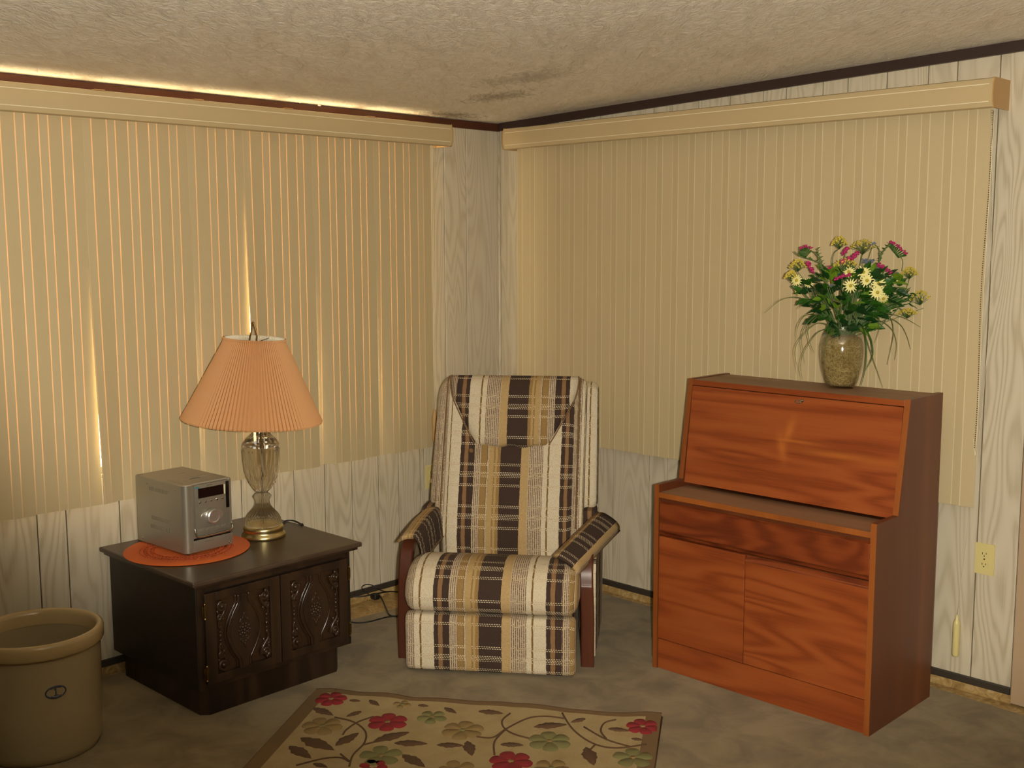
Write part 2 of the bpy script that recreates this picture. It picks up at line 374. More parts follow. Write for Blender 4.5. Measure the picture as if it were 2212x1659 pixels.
def smoothpath(pts, k=6):
    pts = [Vector(p) for p in pts]; out = []
    for i in range(len(pts)-1):
        p0, p1, p2, p3 = pts[max(i-1, 0)], pts[i], pts[i+1], pts[min(i+2, len(pts)-1)]
        for j in range(k):
            t = j/k; out.append(.5*((2*p1)+(p2-p0)*t+(2*p0-5*p1+4*p2-p3)*t*t+(3*p1-p0-3*p2+p3)*t**3))
    return out+[pts[-1]]

# ============================================================ room
H0, SL = 2.24, 0.0339
RX, RY = 6.2, -6.2           # extents of the room
WZ0, WZ1, WY0, WY1 = 0.765, 2.165, -2.93, -0.545     # window opening in the left wall
# floor and carpet
fo = struct(obj('floor', box(bm_new(), -.1, RX+.1, RY-.1, .1, -.12, -.008), 'vinyl'))
cp = [(.03, RY), (.03, -2.3), (.045, -2.1), (.14, -1.5), (.20, -1.0), (.24, -.5), (.42, -.2), (.75, -.055), (1.4, -.058), (2.33, -.064), (2.7, -.09), (4.0, -.2), (RX, -.2), (RX, RY)]
bm = bm_new(); prism(bm, cp, lambda u, v, d: Vector((u, v, d)), -.008, 0.0)
obj('carpet', bm, 'carpet', fo)
# ceiling (slopes up away from the left wall)
bm = bm_new()
prism(bm, [(-.1, H0-.1*SL), (RX+.1, H0+SL*(RX+.1)), (RX+.1, H0+SL*(RX+.1)+.1), (-.1, H0+.1)], lambda u, v, d: Vector((u, d, v)), RY-.1, .1)
struct(obj('ceiling', bm, 'ceiling'))
# left wall with a window opening
wl = None
bm = bm_new()
for (y0, y1, z0, z1) in ((RY, WY0, -.008, H0), (WY1, 0.1, -.008, H0), (WY0, WY1, -.008, WZ0), (WY0, WY1, WZ1, H0)): box(bm, -.10, -.006, y0, y1, z0, z1)
wl = struct(obj('wall_left', bm, 'wallback'))
gl = [-2.387, -2.279, -2.07, -1.91, -1.75, -1.531, -1.37, -1.268, -1.105, -.954, -.80, -.679, -.52, -.37, -.225]
k = -2.387; ext = []
for s in [.16, .11, .16, .16, .105, .16, .11]*4:
    k -= s
    if k < RY+.1: break
    ext.append(k)
ys = [RY] + sorted(ext) + gl + [-.0]
for a, b in zip(ys[:-1], ys[1:]):
    segs = []
    if b <= WY0 or a >= WY1: segs = [(a, b, .02, H0-.01)]
    elif a < WY0 < b: segs = [(a, WY0, .02, H0-.01), (WY0, b, .02, WZ0)]
    elif a < WY1 < b: segs = [(a, WY1, .02, WZ0), (WY1, b, .02, H0-.01)]
    else: segs = [(a, b, .02, WZ0)]
    for (p, q, z0, z1) in segs:
        if q-p > .012: obj('panel_board', box(bm_new(), -.0065, 0.0, p+.0022, q-.0022, z0, z1, .0012, seg=1), 'panel', wl)
    if not (b <= WY0 or a >= WY1):
        p, q = max(a, WY0), min(b, WY1); obj('panel_board', box(bm_new(), -.0065, 0.0, p+.0022, q-.0022, WZ1, H0-.01, .0012, seg=1), 'panel', wl)
# right wall (gable end)
bm = bm_new(); DX0, DX1 = 2.69, 3.50
def zc(x): return H0+SL*x
prism(bm, [(-.1, -.008), (DX0, -.008), (DX0, 2.05), (DX1, 2.05), (DX1, -.008), (RX, -.008), (RX, zc(RX)+.02), (-.1, zc(-.1)+.02)], lambda u, v, d: Vector((u, d, v)), .006, .10)
wr = struct(obj('wall_right', bm, 'wallback'))
gr = [.0, .40, .56, .663, .755, .968, 1.07, 1.206, 1.364, 1.522, 1.628, 1.789, 1.894, 2.052, 2.21, 2.316, 2.466, 2.612]
for a, b in zip(gr[:-1], gr[1:]):
    bm = bm_new(); prism(bm, [(a+.0022, .02), (b-.0022, .02), (b-.0022, zc(b)-.003), (a+.0022, zc(a)-.003)], lambda u, v, d: Vector((u, d, v)), -.0, .0065)
    obj('panel_board', bm, 'panel', wr)
x = 3.59
while x < RX-.01:
    b = min(x+.158, RX); bm = bm_new(); prism(bm, [(x+.0022, .02), (b-.0022, .02), (b-.0022, zc(b)-.003), (x+.0022, zc(x)-.003)], lambda u, v, d: Vector((u, d, v)), 0, .0065)
    obj('panel_board', bm, 'panel', wr); x = b
bm = bm_new(); prism(bm, [(2.616, 2.13), (3.586, 2.13), (3.586, zc(3.586)-.003), (2.616, zc(2.616)-.003)], lambda u, v, d: Vector((u, d, v)), 0, .0065)
obj('panel_board', bm, 'panel', wr)
struct(obj('wall_back', box(bm_new(), -.1, RX+.1, RY-.1, RY, -.008, zc(RX)), 'panel'))
struct(obj('wall_front', box(bm_new(), RX, RX+.1, RY, .1, -.008, zc(RX)), 'panel'))
# door casing and door beyond the right edge
dr = bpy.data.objects.new('door_1', None); COL.objects.link(dr); dr.location = (DX0, 0, 0); struct(dr)
bm = bm_new(); box(bm, -.072, 0, -.018, .0055, 0, 2.122, .003); box(bm, .81, .882, -.018, .0055, 0, 2.122, .003); box(bm, 0, .81, -.018, .0055, 2.05, 2.122, .003)
obj('door_casing', bm, 'door', dr)
obj('door_leaf', box(bm_new(), .004, .806, .02, .055, .01, 2.045, .003), 'door', dr)
bm = bm_new(); lathe(bm, [(.012, 0), (.012, .03), (.027, .04), (.03, .055), (.022, .066), (.003, .07)], 20)
for v in bm.verts: v.co = Vector((.74+v.co.x, .02-v.co.z, .95+v.co.y))
obj('door_knob', bm, 'brass', dr, True)
# ceiling trims and baseboards
bm = bm_new(); box(bm, 0, .012, RY, -.0, 2.200, 2.238, .003)
struct(obj('trim_1', bm, 'trimred'))
bm = bm_new(); prism(bm, [(.018, zc(.018)-.038), (RX, zc(RX)-.038), (RX, zc(RX)-.001), (.018, zc(.018)-.001)], lambda u, v, d: Vector((u, d, v)), -.018, 0)
struct(obj('trim_2', bm, 'trimdark'))
struct(obj('baseboard_left', box(bm_new(), 0, .012, RY, -.0, .026, .054, .003), 'basetrim'))
struct(obj('baseboard_right', box(bm_new(), .012, 2.612, -.012, 0, .026, .054, .003), 'basetrim'))
# coved vinyl turned up the walls under the trim
struct(obj('trim_3', box(bm_new(), 0, .006, RY, 0, -.008, .027, .002), 'vinyl'))
struct(obj('trim_4', box(bm_new(), .006, 2.617, -.006, 0, -.008, .027, .002), 'vinyl'))
# inside corner moulding
bm = bm_new(); tube(bm, [(.006, -.006, .05), (.006, -.006, H0-.04)], .007, 8); struct(obj('trim_5', bm, 'panel', smooth=True))
# flakes of ceiling plaster caught on the left trim
for (px, py, s, wh) in ((648, 221, 5, 'leftmost, drop-shaped'), (690, 227, 9, 'long flat one right of the leftmost'), (855, 241, 5, 'middle one above the blind end'), (930, 247, 4, 'left one of the close pair near the corner'), (940, 249, 4, 'right one of the close pair, nearest the corner')):
    P = hit(px, py, (.022, 0, 0), (1, 0, 0)); bm = bm_new(); sphere(bm, P, .006, 8, (.6, s/5, .8))
    tag(obj('plaster_flake', bm, 'ceiling', smooth=True), 'white plaster flake on the red-brown trim, '+wh, 'flake', 'plaster flakes on the left ceiling trim')

# window in the left wall
wn = bpy.data.objects.new('window_1', None); COL.objects.link(wn); wn.location = (-.05, WY0, WZ0); struct(wn)
Wd, Hd = WY1-WY0, WZ1-WZ0
bm = bm_new()
for (a, b, c, d) in ((0, Wd, 0, .04), (0, Wd, Hd-.04, Hd), (0, .04, .04, Hd-.04), (Wd-.04, Wd, .04, Hd-.04), (Wd/2-.025, Wd/2+.025, .04, Hd-.04)): box(bm, -.025, .025, a, b, c, d, .003)
obj('window_frame', bm, 'chrome', wn)
for a, b in ((.04, Wd/2-.025), (Wd/2+.025, Wd-.04)): obj('pane', box(bm_new(), -.003, .001, a, b, .04, Hd-.04), 'pane', wn)
obj('window_sill', box(bm_new(), .025, .05, 0, Wd, -.0, .012, .003), 'panel', wn)
# outside: desert ground and an unseen eave added to keep sun off the blind
struct(obj('unseen_eave', box(bm_new(), -.60, -.1, RY, .6, 2.20, 2.26), 'cream'))
tag(obj('desert_ground', box(bm_new(), -40, -.101, -40, 40, -.9, -.7), 'ground'), 'sunlit orange desert ground outside behind the left blind', 'ground')

# ============================================================ vertical blinds
def vane_mesh(twist0, twist1, wid=.0835, L=1.46, rb=.0045, bot=0.0, piv=False, st0=.15):
    """one vane, hinged about its middle; s runs along the wall, d is out into the room"""
    bm = bm_new(); th = .0009; nz = 8
    cuts = [(-.0, 'r'), (rb, 'b'), (.0325, 'r'), (.0325+rb, 'b'), (wid, None)]
    rows = []
    for i in range(nz+1):
        f = i/nz; z = -L*f - (bot if i == nz else 0); tw = twist0 + (twist1-twist0)*max(0, (f-st0)/(1-st0))**1.2 if twist1 != twist0 else twist0
        row = []
        for s, _ in cuts:
            c = s-wid/2; bow = .0022*(1-(2*c/wid)**2)
            row.append([Vector((bow+dd, c)) for dd in (0, th)])
        rot = Matrix.Rotation(tw, 2); o_ = Vector((0, wid/2 if tw > 0 else wid/2)) if piv else Vector((0, 0)); row = [[(rot @ (p-o_))+o_ for p in pr] for pr in row]
        rows.append([[bm.verts.new((p[0], p[1], z)) for p in pr] for pr in row])
    for i in range(nz):
        for j in range(len(cuts)-1):
            mi = 1 if cuts[j][1] == 'r' else 0
            for side in (0, 1):
                f = bm.faces.new((rows[i][j][side], rows[i][j+1][side], rows[i+1][j+1][side], rows[i+1][j][side])); f.material_index = mi
        for j in (0, len(cuts)-1):
            f = bm.faces.new((rows[i][j][0], rows[i][j][1], rows[i+1][j][1], rows[i+1][j][0])); f.material_index = 1 if j == 0 else 0
    for i in (0, nz):
        for j in range(len(cuts)-1):
            f = bm.faces.new((rows[i][j][0], rows[i][j+1][0], rows[i][j+1][1], rows[i][j][1])); f.material_index = 0
    me = bpy.data.meshes.new('vane'); bmesh.ops.recalc_face_normals(bm, faces=bm.faces); bm.to_mesh(me); bm.free()
    return me
def valance(par, a, b, place, name='valance'):
    """curved fascia running from a to b along the wall; place(s, d, z)"""
    prof = [(.118, 2.095), (.131, 2.099), (.1375, 2.118), (.1395, 2.145), (.1375, 2.172), (.131, 2.192), (.118, 2.196), (.118, 2.1935), (.129, 2.1895), (.1345, 2.170), (.1365, 2.145), (.1345, 2.120), (.129, 2.1015), (.118, 2.0975)]
    bm = bm_new(); prism(bm, prof, lambda u, v, d: place(d, u, v), a, b); o = obj(name, bm, 'valance', par, 30)
    for z0 in (2.1155, 2.1735):
        bm = bm_new(); prism(bm, [(.1368, z0-.0014), (.1386+.0002, z0-.0014), (.1386+.0002, z0+.0014), (.1368, z0+.0014)], lambda u, v, d: place(d, u, v), a+.012, b-.012); obj('stripe', bm, 'cream', o)
    return o
# left blind
lb = thing('vertical_blind', 'wide tan vertical blind lit from behind on the wall left of the corner', 'blind', (0, 0, 0))
pl = lambda s, d, z: Vector((d, s, z))
valance(lb, -3.12, -.44, pl)
for s in (-.44,):
    bm = bm_new(); prism(bm, [(.0, 2.095), (.131, 2.095), (.1405, 2.118), (.1425, 2.145), (.1405, 2.172), (.131, 2.196), (.0, 2.196)], lambda u, v, d: pl(d, u, v), s, s+.004); obj('end_cap', bm, 'valance_edge', lb)
obj('headrail', box(bm_new(), .036, .066, -3.09, -.46, 2.135, 2.158, .003), 'headrail', lb)
for px in (213, 428, 622, 800):
    P = hit(px, 190 + (px-213)*.098, (.12, 0, 2.2), (1, 0, 0)); obj('clip', box(bm_new(), .0, .128, P.y-.02, P.y+.02, 2.1945, 2.1985, .001), 'valance_edge', lb)
me_l = [vane_mesh(0, .010*(i-1), bot=.002*i) for i in range(3)]
for me in me_l: me.materials.append(M['vane']); me.materials.append(M['rib'])
special = {8: -.30, 11: .36, 15: -.34, 19: -.26, 3: .30}
for i in range(-8, 23):
    if i in special:
        me = vane_mesh(0, special[i], wid=.092, piv=True, st0=.05 if i == 11 else .3); me.materials.append(M['vane']); me.materials.append(M['rib'])
    else: me = me_l[i % 3]
    o = bpy.data.objects.new('vane', me); COL.objects.link(o); o.parent = lb
    o.location = (.05, -2.411+.083*i+.0432-(.00425 if i in special else 0), 2.139)
# pull cords with weight
bm = bm_new()
for dy in (-.004, .004): tube(bm, [(.085, -.500+dy, 2.1), (.083, -.512+dy*1.3, 1.6), (.08, -.518+dy, 1.1), (.08, -.519, .865)], .0015, 6)
co_ = obj('pull_cord', bm, 'cream', lb, True)
bm = bm_new(); lathe(bm, [(.003, .155), (.006, .150), (.008, .135), (.012, .128), (.0125, .12), (.0125, .008), (.011, .002), (.006, 0)], 16, (.08, -.519, .708)); lab(obj('cord_weight', bm, 'valance_edge', lb, True), 'tapered beige cord weight')
# right blind
rbn = thing('vertical_blind', 'wide tan vertical blind hanging behind the teak desk and bouquet', 'blind', (0, 0, 0))
pr_ = lambda s, d, z: Vector((s, -d, z))
valance(rbn, .168, 2.498, pr_)
for s in (.164, 2.498):
    bm = bm_new(); prism(bm, [(.0, 2.095), (.131, 2.095), (.1405, 2.118), (.1425, 2.145), (.1405, 2.172), (.131, 2.196), (.0, 2.196)], lambda u, v, d: pr_(d, u, v), s, s+.004); obj('end_cap', bm, 'valance_edge', rbn)
obj('headrail', box(bm_new(), .19, 2.48, -.07, -.03, 2.135, 2.165, .003), 'headrail', rbn)
me_r = [vane_mesh(0, .010*(i-1), L=1.44, bot=.001*i, wid=.0853, rb=.0038) for i in range(3)]
for me in me_r: me.materials.append(M['vane']); me.materials.append(M['rib_dim'])
i = 0; x = 2.425
while x > .20:
    o = bpy.data.objects.new('vane', me_r[i % 3]); COL.objects.link(o); o.parent = rbn
    o.location = (x, -.05, 2.139); o.rotation_euler = (0, 0, -PI/2); x -= .0848; i += 1
# bead chain and looped cord at its right end
bm = bm_new(); A = Vector((2.478, -.085, 2.09)); B = Vector((2.462, -.06, .92))
for k in range(150): sphere(bm, A.lerp(B, k/149)+Vector((.004*math.sin(k*.06), 0, 0)), .0022, 5)
o = obj('bead_chain', bm, 'agedbrass', rbn, True); o['kind'] = 'stuff'
bm = bm_new(); tube(bm, smoothpath([(2.486, -.085, 2.09), (2.474, -.07, 1.5), (2.470, -.06, .95), (2.465, -.06, .905), (2.460, -.06, .95)]), .0014, 6); obj('pull_cord', bm, 'cream', rbn, True)
bm = bm_new(); tube(bm, smoothpath([(2.482, -.10, 2.09), (2.478, -.02, 1.3), (2.40+.014, -.018, .285)]), .0009, 5)
obj('pull_cord', bm, 'cream', rbn, True)
bm = bm_new(); lathe(bm, [(.003, .160), (.005, .155), (.006, .143), (.0115, .134), (.013, .126), (.013, .008), (.011, .002), (.006, 0)], 16, (2.414, -.020, .122)); lab(obj('cord_weight', bm, 'ivory', rbn, True), 'yellowed cord weight hanging near the floor')

# ============================================================ wall outlets
def outlet(place, label, plug=False):
    t = thing('wall_outlet', label, 'outlet', place(0, 0, 0))
    q = lambda u, v, d: place(u, v, d) - place(0, 0, 0)
    def bx(u0, u1, v0, v1, d0, d1):
        bm = bm_new(); prism(bm, [(u0, v0), (u1, v0), (u1, v1), (u0, v1)], q, d0, d1); return bm
    bm = bx(-.035, .035, -.057, .057, 0, .004)
    prism(bm, [(-.032, -.054), (.032, -.054), (.032, .054), (-.032, .054)], q, .0035, .0055); obj('cover_plate', bm, 'ivory', t)
    for s in (-1, 1):
        bm = bm_new(); prism(bm, [(.0165*math.cos(a*PI/8), s*.0195+max(-.0125, min(.0125, .0165*math.sin(a*PI/8)))) for a in range(16)], q, .005, .0072); r = obj('receptacle', bm, 'ivory', t)
        bm = bx(-.0075, -.0055, s*.0195-.002, s*.0195+.006, .0070, .0076)
        for (a, b, c, d) in ((.0055, .0075, s*.0195-.001, s*.0195+.0055), (-.002, .002, s*.0195-.0095, s*.0195-.0055)): prism(bm, [(a, c), (b, c), (b, d), (a, d)], q, .0070, .0076)
        obj('slot', bm, 'slot', r)
    bm = bm_new(); prism(bm, [(.003*math.cos(a*PI/4), .003*math.sin(a*PI/4)) for a in range(8)], q, .005, .0065); obj('screw', bm, 'agedbrass', t)
    return t
outlet(lambda u, v, d: Vector((2.497+u, -d, .506+v)), 'ivory double outlet on the right wall beside the teak desk')
outlet(lambda u, v, d: Vector((d, -.478+u, .520+v)), 'ivory double outlet on the left wall beside the recliner back')
# white plug and cord in the left outlet
t = thing('power_plug', 'white plug pushed into the lower socket of the outlet behind the recliner', 'plug', (.008, -.478, .500))
bm = bm_new(); box(bm, 0, .022, -.012, .012, -.010, .010, .003); obj('plug_body', bm, 'cream', t)
bm = bm_new(); tube(bm, smoothpath([(.021, 0, 0), (.04, .004, -.02), (.045, .02, -.12), (.05, .05, -.30), (.06, .06, -.46), (.10, 0, -.492), (.16, -.12, -.494)]), .003, 8); obj('plug_cord', bm, 'cream', t, True)
# ============================================================ end table
TX, TY, TA, TW, TD, TH = .697, -2.156, -.019, .731, .680, .505
# local frame: +X along the door front (world +y), +Y out of the front (world +x) is negative local Y
tb = thing('end_table', 'dark oak end table with two carved doors below the crystal lamp', 'table', (TX, TY, 0), PI/2+(-TA)*1.0)
# local x -> along width, local y -> depth toward the wall
def tbx(x0, x1, y0, y1, z0, z1, bev=.002, m='oak', name='panel', par=None): return obj(name, box(bm_new(), x0, x1, y0, y1, z0, z1, bev), m, par or tb)
tbx(0, TW, 0, TD, TH-.018, TH, .005, 'oak_top', 'table_top')
tbx(.012, TW-.012, .012, TD-.012, TH-.03, TH-.018, .004, 'oak', 'top_moulding')
bz = .105
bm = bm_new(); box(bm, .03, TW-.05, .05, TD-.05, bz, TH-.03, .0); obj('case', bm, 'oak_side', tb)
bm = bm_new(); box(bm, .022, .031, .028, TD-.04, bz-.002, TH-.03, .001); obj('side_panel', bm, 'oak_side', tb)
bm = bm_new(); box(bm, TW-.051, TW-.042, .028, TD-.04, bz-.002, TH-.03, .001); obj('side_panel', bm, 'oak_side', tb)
# face frame
bm = bm_new()
for (a, b, c, d) in ((.031, .060, bz-.002, TH-.03), (TW-.080, TW-.051, bz-.002, TH-.03), (.060, TW-.080, TH-.052, TH-.03), (.060, TW-.080, bz-.002, bz+.015)): box(bm, a, b, .030, .052, c, d, .001)
obj('face_frame', bm, 'oak', tb)
bm = bm_new(); prism(bm, [(.075, .05), (TW-.10, .05), (TW-.075, .075), (TW-.075, TD-.07), (.05, TD-.07), (.05, .075)], lambda u, v, d: Vector((u, v, d)), 0, bz); obj('plinth', bm, 'oak', tb)
dw = (TW-.111-.006)/2
def scroll(cx, cz, r, turns, a0, sgn, tail=None):
    pts = []
    n = 22
    for i in range(n):
        f = i/(n-1); a = a0+sgn*turns*2*PI*f; rr = r*(1-.78*f)
        pts.append((cx+rr*math.cos(a), .0, cz+rr*math.sin(a)))
    return pts
dz0, dz1 = bz+.018, TH-.055
for k in range(2):
    x0 = .0555+k*(dw+.006)
    x0 = .052 + k*(dw+.004)
    x1 = x0+dw
    d = bpy.data.objects.new('door', None); COL.objects.link(d); d.parent = tb; d.location = (x0, .020, dz0)
    W_, H_ = dw, dz1-dz0
    st = .042
    bm = bm_new()
    for (a, b, c, e) in ((0, st, 0, H_), (W_-st, W_, 0, H_), (st, W_-st, 0, .030), (st, W_-st, H_-.030, H_)): box(bm, a, b, -.004, .012, c, e, .002)
    obj('door_frame', bm, 'oak', d)
    obj('door_field', box(bm_new(), st-.002, W_-st+.002, .0085, .012, .028, H_-.028), 'carve', d)
    # ogee raised plate running top to bottom
    cxm = W_/2; hh = H_-.06; zz = .03
    pts_r = [(.020, 0), (.021, .10), (.030, .16), (.046, .26), (.060, .38), (.066, .5), (.060, .62), (.046, .74), (.030, .84), (.021, .90), (.020, 1)]
    poly = [(cxm+a, zz+b*hh) for a, b in pts_r]+[(cxm-a, zz+b*hh) for a, b in pts_r[::-1]]
    bm = bm_new(); prism(bm, poly, lambda u, v, q: Vector((u, q, v)), -.001, .010)
    poly2 = [(cxm+(a-.010), zz+b*hh) for a, b in pts_r]+[(cxm-(a-.010), zz+b*hh) for a, b in pts_r[::-1]]
    prism(bm, poly2, lambda u, v, q: Vector((u, q, v)), -.0035, .0)
    obj('ogee_plate', bm, 'oak', d)
    for s in (-1, 1):
        bm = bm_new(); tube(bm, smoothpath([(cxm+s*(a+.001), -.002, zz+b*hh) for a, b in pts_r], 4), .0042, 8); tube(bm, smoothpath([(cxm+s*(a+.009), .004, zz+b*hh) for a, b in pts_r], 4), .0032, 8)
        obj('moulding', bm, 'carve', d, True)
        # corner scrolls, bead drops and leaves
        bm = bm_new(); ex = cxm+s*(W_/2-st-.022)
        for tz in (-1, 1):
            cz = H_/2+tz*(H_/2-.064); 
            p1 = [(x_, .0, z_) for x_, _, z_ in scroll(ex-s*.002, cz+tz*.006, .0185, 1.25, PI/2*tz, -s*tz)]
            tube(bm, p1, [.0078-.003*i/21 for i in range(22)], 8)
            p2 = scroll(ex+s*.004, cz-tz*.030, .0125, 1.1, -PI/2*tz, s*tz); tube(bm, p2, [.0062-.002*i/21 for i in range(22)], 8)
            tube(bm, smoothpath([(ex-s*.02, .002, cz+tz*.012), (ex-s*.012, .001, cz-tz*.016), (ex+s*.010, 0, cz-tz*.045), (ex+s*.009, .002, cz-tz*.07)]), [.0075]*6+[.0068]*6+[.0048]*7, 8)
            sphere(bm, (ex-s*.002, -.002, cz+tz*.006), .0095, 10); sphere(bm, (ex+s*.004, -.001, cz-tz*.030), .0055, 10)
            for q in range(3): sphere(bm, (ex+s*(.013-.010*q), .001, cz-tz*(.012+.014*q)), .0055, 8, (1.0, .7, 1.6))
        for q in range(5): sphere(bm, (ex+s*.006, .001, H_/2+(q-2)*.0155), .0080-.0006*abs(q-2), 8, (.8, .8, 1.25 if q % 2 == 0 else .8))
        obj('scroll_carving', bm, 'carve', d, True)
    # central foliate medallion
    bm = bm_new(); rnd = random.Random(3)
    for ring, (nn, r, sz) in enumerate(((1, 0, .0075), (7, .012, .006), (10, .022, .0055))):
        for q in range(nn):
            a = 2*PI*q/nn+ring*.3; sphere(bm, (cxm+r*math.cos(a), -.0045, H_/2+r*1.05*math.sin(a)), sz, 8, (1, .75, 1))
    for q in range(6):
        for s in (-1, 1):
            a = (q-2.5)*.30; rr = .030+.006*(2-abs(q-2.5))
            sphere(bm, (cxm+rr*math.sin(a)*.9, -.0035, H_/2+s*(.028+.018*math.cos(a)*(1-abs(q-2.5)/4))), .0048, 7, (.8, .6, 1.7))
    for s in (-1, 1): sphere(bm, (cxm, -.0035, H_/2+s*.055), .0065, 8, (.7, .6, 1.9))
    obj('medallion', bm, 'carve', d, True)
    for z in (.045, H_-.06):
        bm = bm_new(); xx = -.003 if k == 0 else W_+.003
        tube(bm, [(xx, -.006, z-.022), (xx, -.006, z+.022)], .0045, 8); sphere(bm, (xx, -.006, z+.026), .005, 8); sphere(bm, (xx, -.006, z-.026), .005, 8)
        box(bm, xx-.009, xx+.009, -.0045, -.002, z-.020, z+.020, .001)
        obj('hinge', bm, 'agedbrass', d, 40)

# ============================================================ placemat, stereo
mc = Vector((.292, -1.950, TH))
t = thing('placemat', 'round orange woven placemat under the silver stereo', 'placemat', mc)
bm = bm_new(); lathe(bm, [(.001, 0), (.222, 0), (.229, .002), (.230, .004), (.226, .006), (.165, .0052), (.160, .004), (.001, .004)], 96, rf=lambda k, z, r: .0012*math.sin(k*PI*1.0) if r > .2 else 0); obj('woven_border', bm, 'mat', t, 40)
bm = bm_new()
for ring in range(5):
    R_ = .170-.012*ring; n = 70-5*ring
    for q in range(n):
        a = 2*PI*q/n+ring*.06; c = Vector((R_*math.cos(a), R_*math.sin(a), .0052)); tg = Vector((-math.sin(a+.5*(-1)**ring), math.cos(a+.5*(-1)**ring), 0))
        tube(bm, [c-tg*.0065, c+Vector((0, 0, .0018)), c+tg*.0065], .0017, 5)
o = obj('openwork_band', bm, 'mat_dark', t, True, kind='stuff')
sa = math.atan2(.9975, -.07)
ts = thing('mini_stereo', 'small silver cube stereo with dark display standing on orange placemat', 'stereo', (.394, -2.011, TH+.0058), sa-.0)
SW, SD_, SH = .206, .325, .262
def sbx(name, x0, x1, y0, y1, z0, z1, m, bev=.001, par=None): return obj(name, box(bm_new(), x0, x1, y0, y1, z0, z1, bev), m, par or ts, 40)
# wrap-round metal body with rounded front vertical corner on the left
pol = []
rc = .022
for q in range(9):
    a = PI+ (PI/2)*q/8; pol.append((rc+rc*math.cos(a), rc+rc*math.sin(a)))
pol += [(.034, 0), (.034, .010), (SW-.012, .010), (SW-.012, 0), (SW-.004, .0), (SW, .004), (SW, SD_), (0, SD_)]
bm = bm_new(); prism(bm, pol, lambda u, v, d: Vector((u, v, d)), .006, SH-.004); obj('body', bm, 'silver', ts, 30)
bm = bm_new(); prism(bm, [(.002+u*.985, .002+v*.992) for u, v in pol], lambda u, v, d: Vector((u, v, d)), SH-.004, SH); tp = obj('top_panel', bm, 'silver_top', ts)
bm = bm_new(); box(bm, .055, .165, .10, .25, SH-.0005, SH+.0014, .001); obj('disc_lid', bm, 'silver_top', tp)
bm = bm_new(); box(bm, .085, .13, .085, .096, SH, SH+.002, .001); obj('lid_catch', bm, 'silver_dark', tp)
bm = bm_new(); box(bm, .018, .020, .03, .14, SH-.0005, SH+.0008); box(bm, .11, .14, .20, .204, SH+.0014, SH+.0018); obj('top_groove', bm, 'vent', tp)
# side vents and screws on the left side
for (y0, y1, zz) in ((.10, .235, .222), (.10, .225, .112), (.10, .235, .078)):
    bm = bm_new()
    for q in range(14):
        yy = y0+(y1-y0)*q/14; box(bm, -.0012, .001, yy, yy+.0055, zz-.007, zz+.007)
    obj('vent_grille', bm, 'vent', ts)
for (yy, zz) in ((.055, .240), (.245, .240), (.045, .020), (.29, .020)):
    bm = bm_new(); sphere(bm, (-.0006, yy, zz), .004, 10, (.5, 1, 1)); obj('screw', bm, 'chrome', ts, True)
# front
sbx('lower_front', .034, SW-.002, -.001, .010, .006, .050, 'silver')
fp = sbx('front_panel', .036, SW-.004, .001, .010, .054, SH-.006, 'silver')
sbx('left_column', .0325, .044, -.0005, .006, .064, SH-.006, 'silver_dark')
sbx('side_window', SW-.026, SW-.012, -.0005, .004, .150, SH-.010, 'screen', .001)
bm = bm_new(); box(bm, .060, SW-.036, -.002, .003, .205, .242, .001); dp = obj('display', bm, 'screen', ts)
sbx('display_bezel', SW-.036, SW-.030, -.003, .003, .205, .242, 'cream', .001)
bm = bm_new()
for q in range(7): sphere(bm, (.046+q*.0028, -.0004, .2475-.001*abs(q-3)), .003, 6, (1, .1, .8))
lab(obj('blue_mark', bm, 'blue', ts), 'small blue mark')
sbx('maker_mark', .098, .122, .0, .0015, .2485, .2500, 'slot', 0)
for q in range(5):
    bm = bm_new(); xx = .066+q*.0245
    lathe(bm, [(.0052, 0), (.0052, .002), (.004, .0035), (.0005, .004)], 16)
    for v in bm.verts: v.co = Vector((xx+v.co.x, .001-v.co.z, .190+v.co.y))
    obj('round_button', bm, 'chrome', ts, True)
# volume dial in a bow-tie collar
bm = bm_new(); prism(bm, [(.115+.047*math.cos(a*PI/16)*(1.0), .132+.026*max(-.72, min(.72, math.sin(a*PI/16)))) for a in range(32)], lambda u, v, d: Vector((u, d, v)), -.004, .001); dc = obj('dial_collar', bm, 'dial', ts, 40)
bm = bm_new(); lathe(bm, [(.029, 0), (.030, .008), (.028, .016), (.024, .019), (.021, .019), (.019, .0165), (.002, .0165)], 40)
for v in bm.verts: v.co = Vector((.113+v.co.x, -.004-v.co.z, .132+v.co.y))
obj('volume_dial', bm, 'dial', dc, 30)
# small button strip and glossy lip
sbx('button_strip', .048, SW-.014, -.003, .004, .074, .093, 'silver_dark', .001)
for q in range(5): sbx('flat_button', .060+q*.0235, .079+q*.0235, -.0045, -.002, .079, .089, 'silver', .001)
bm = bm_new(); tube(bm, smoothpath([(.040, -.001, .096), (.041, -.006, .075), (.052, -.009, .063), (.12, -.010, .062), (SW-.014, -.009, .066), (SW-.007, -.003, .092)]), .0042, 10); obj('chrome_lip', bm, 'chrome', ts, True)
sbx('shadow_gap', .036, SW-.004, .0, .004, .050, .058, 'screen', 0)
bm = bm_new(); lathe(bm, [(.005, 0), (.005, .002), (.003, .002), (.003, .0005)], 16)
for v in bm.verts: v.co = Vector((SW-.016+v.co.x, -.001-v.co.z, .016+v.co.y))
obj('headphone_jack', bm, 'chrome', ts, True)
sbx('small_print', .082, .118, -.0015, 0, .0385, .0393, 'slot', 0)
for (x_, y_) in ((.02, .02), (SW-.02, .02), (.02, SD_-.02), (SW-.02, SD_-.02)):
    bm = bm_new(); lathe(bm, [(.009, 0), (.009, .007)], 14, (x_, y_, 0)); obj('foot', bm, 'black', ts, True)

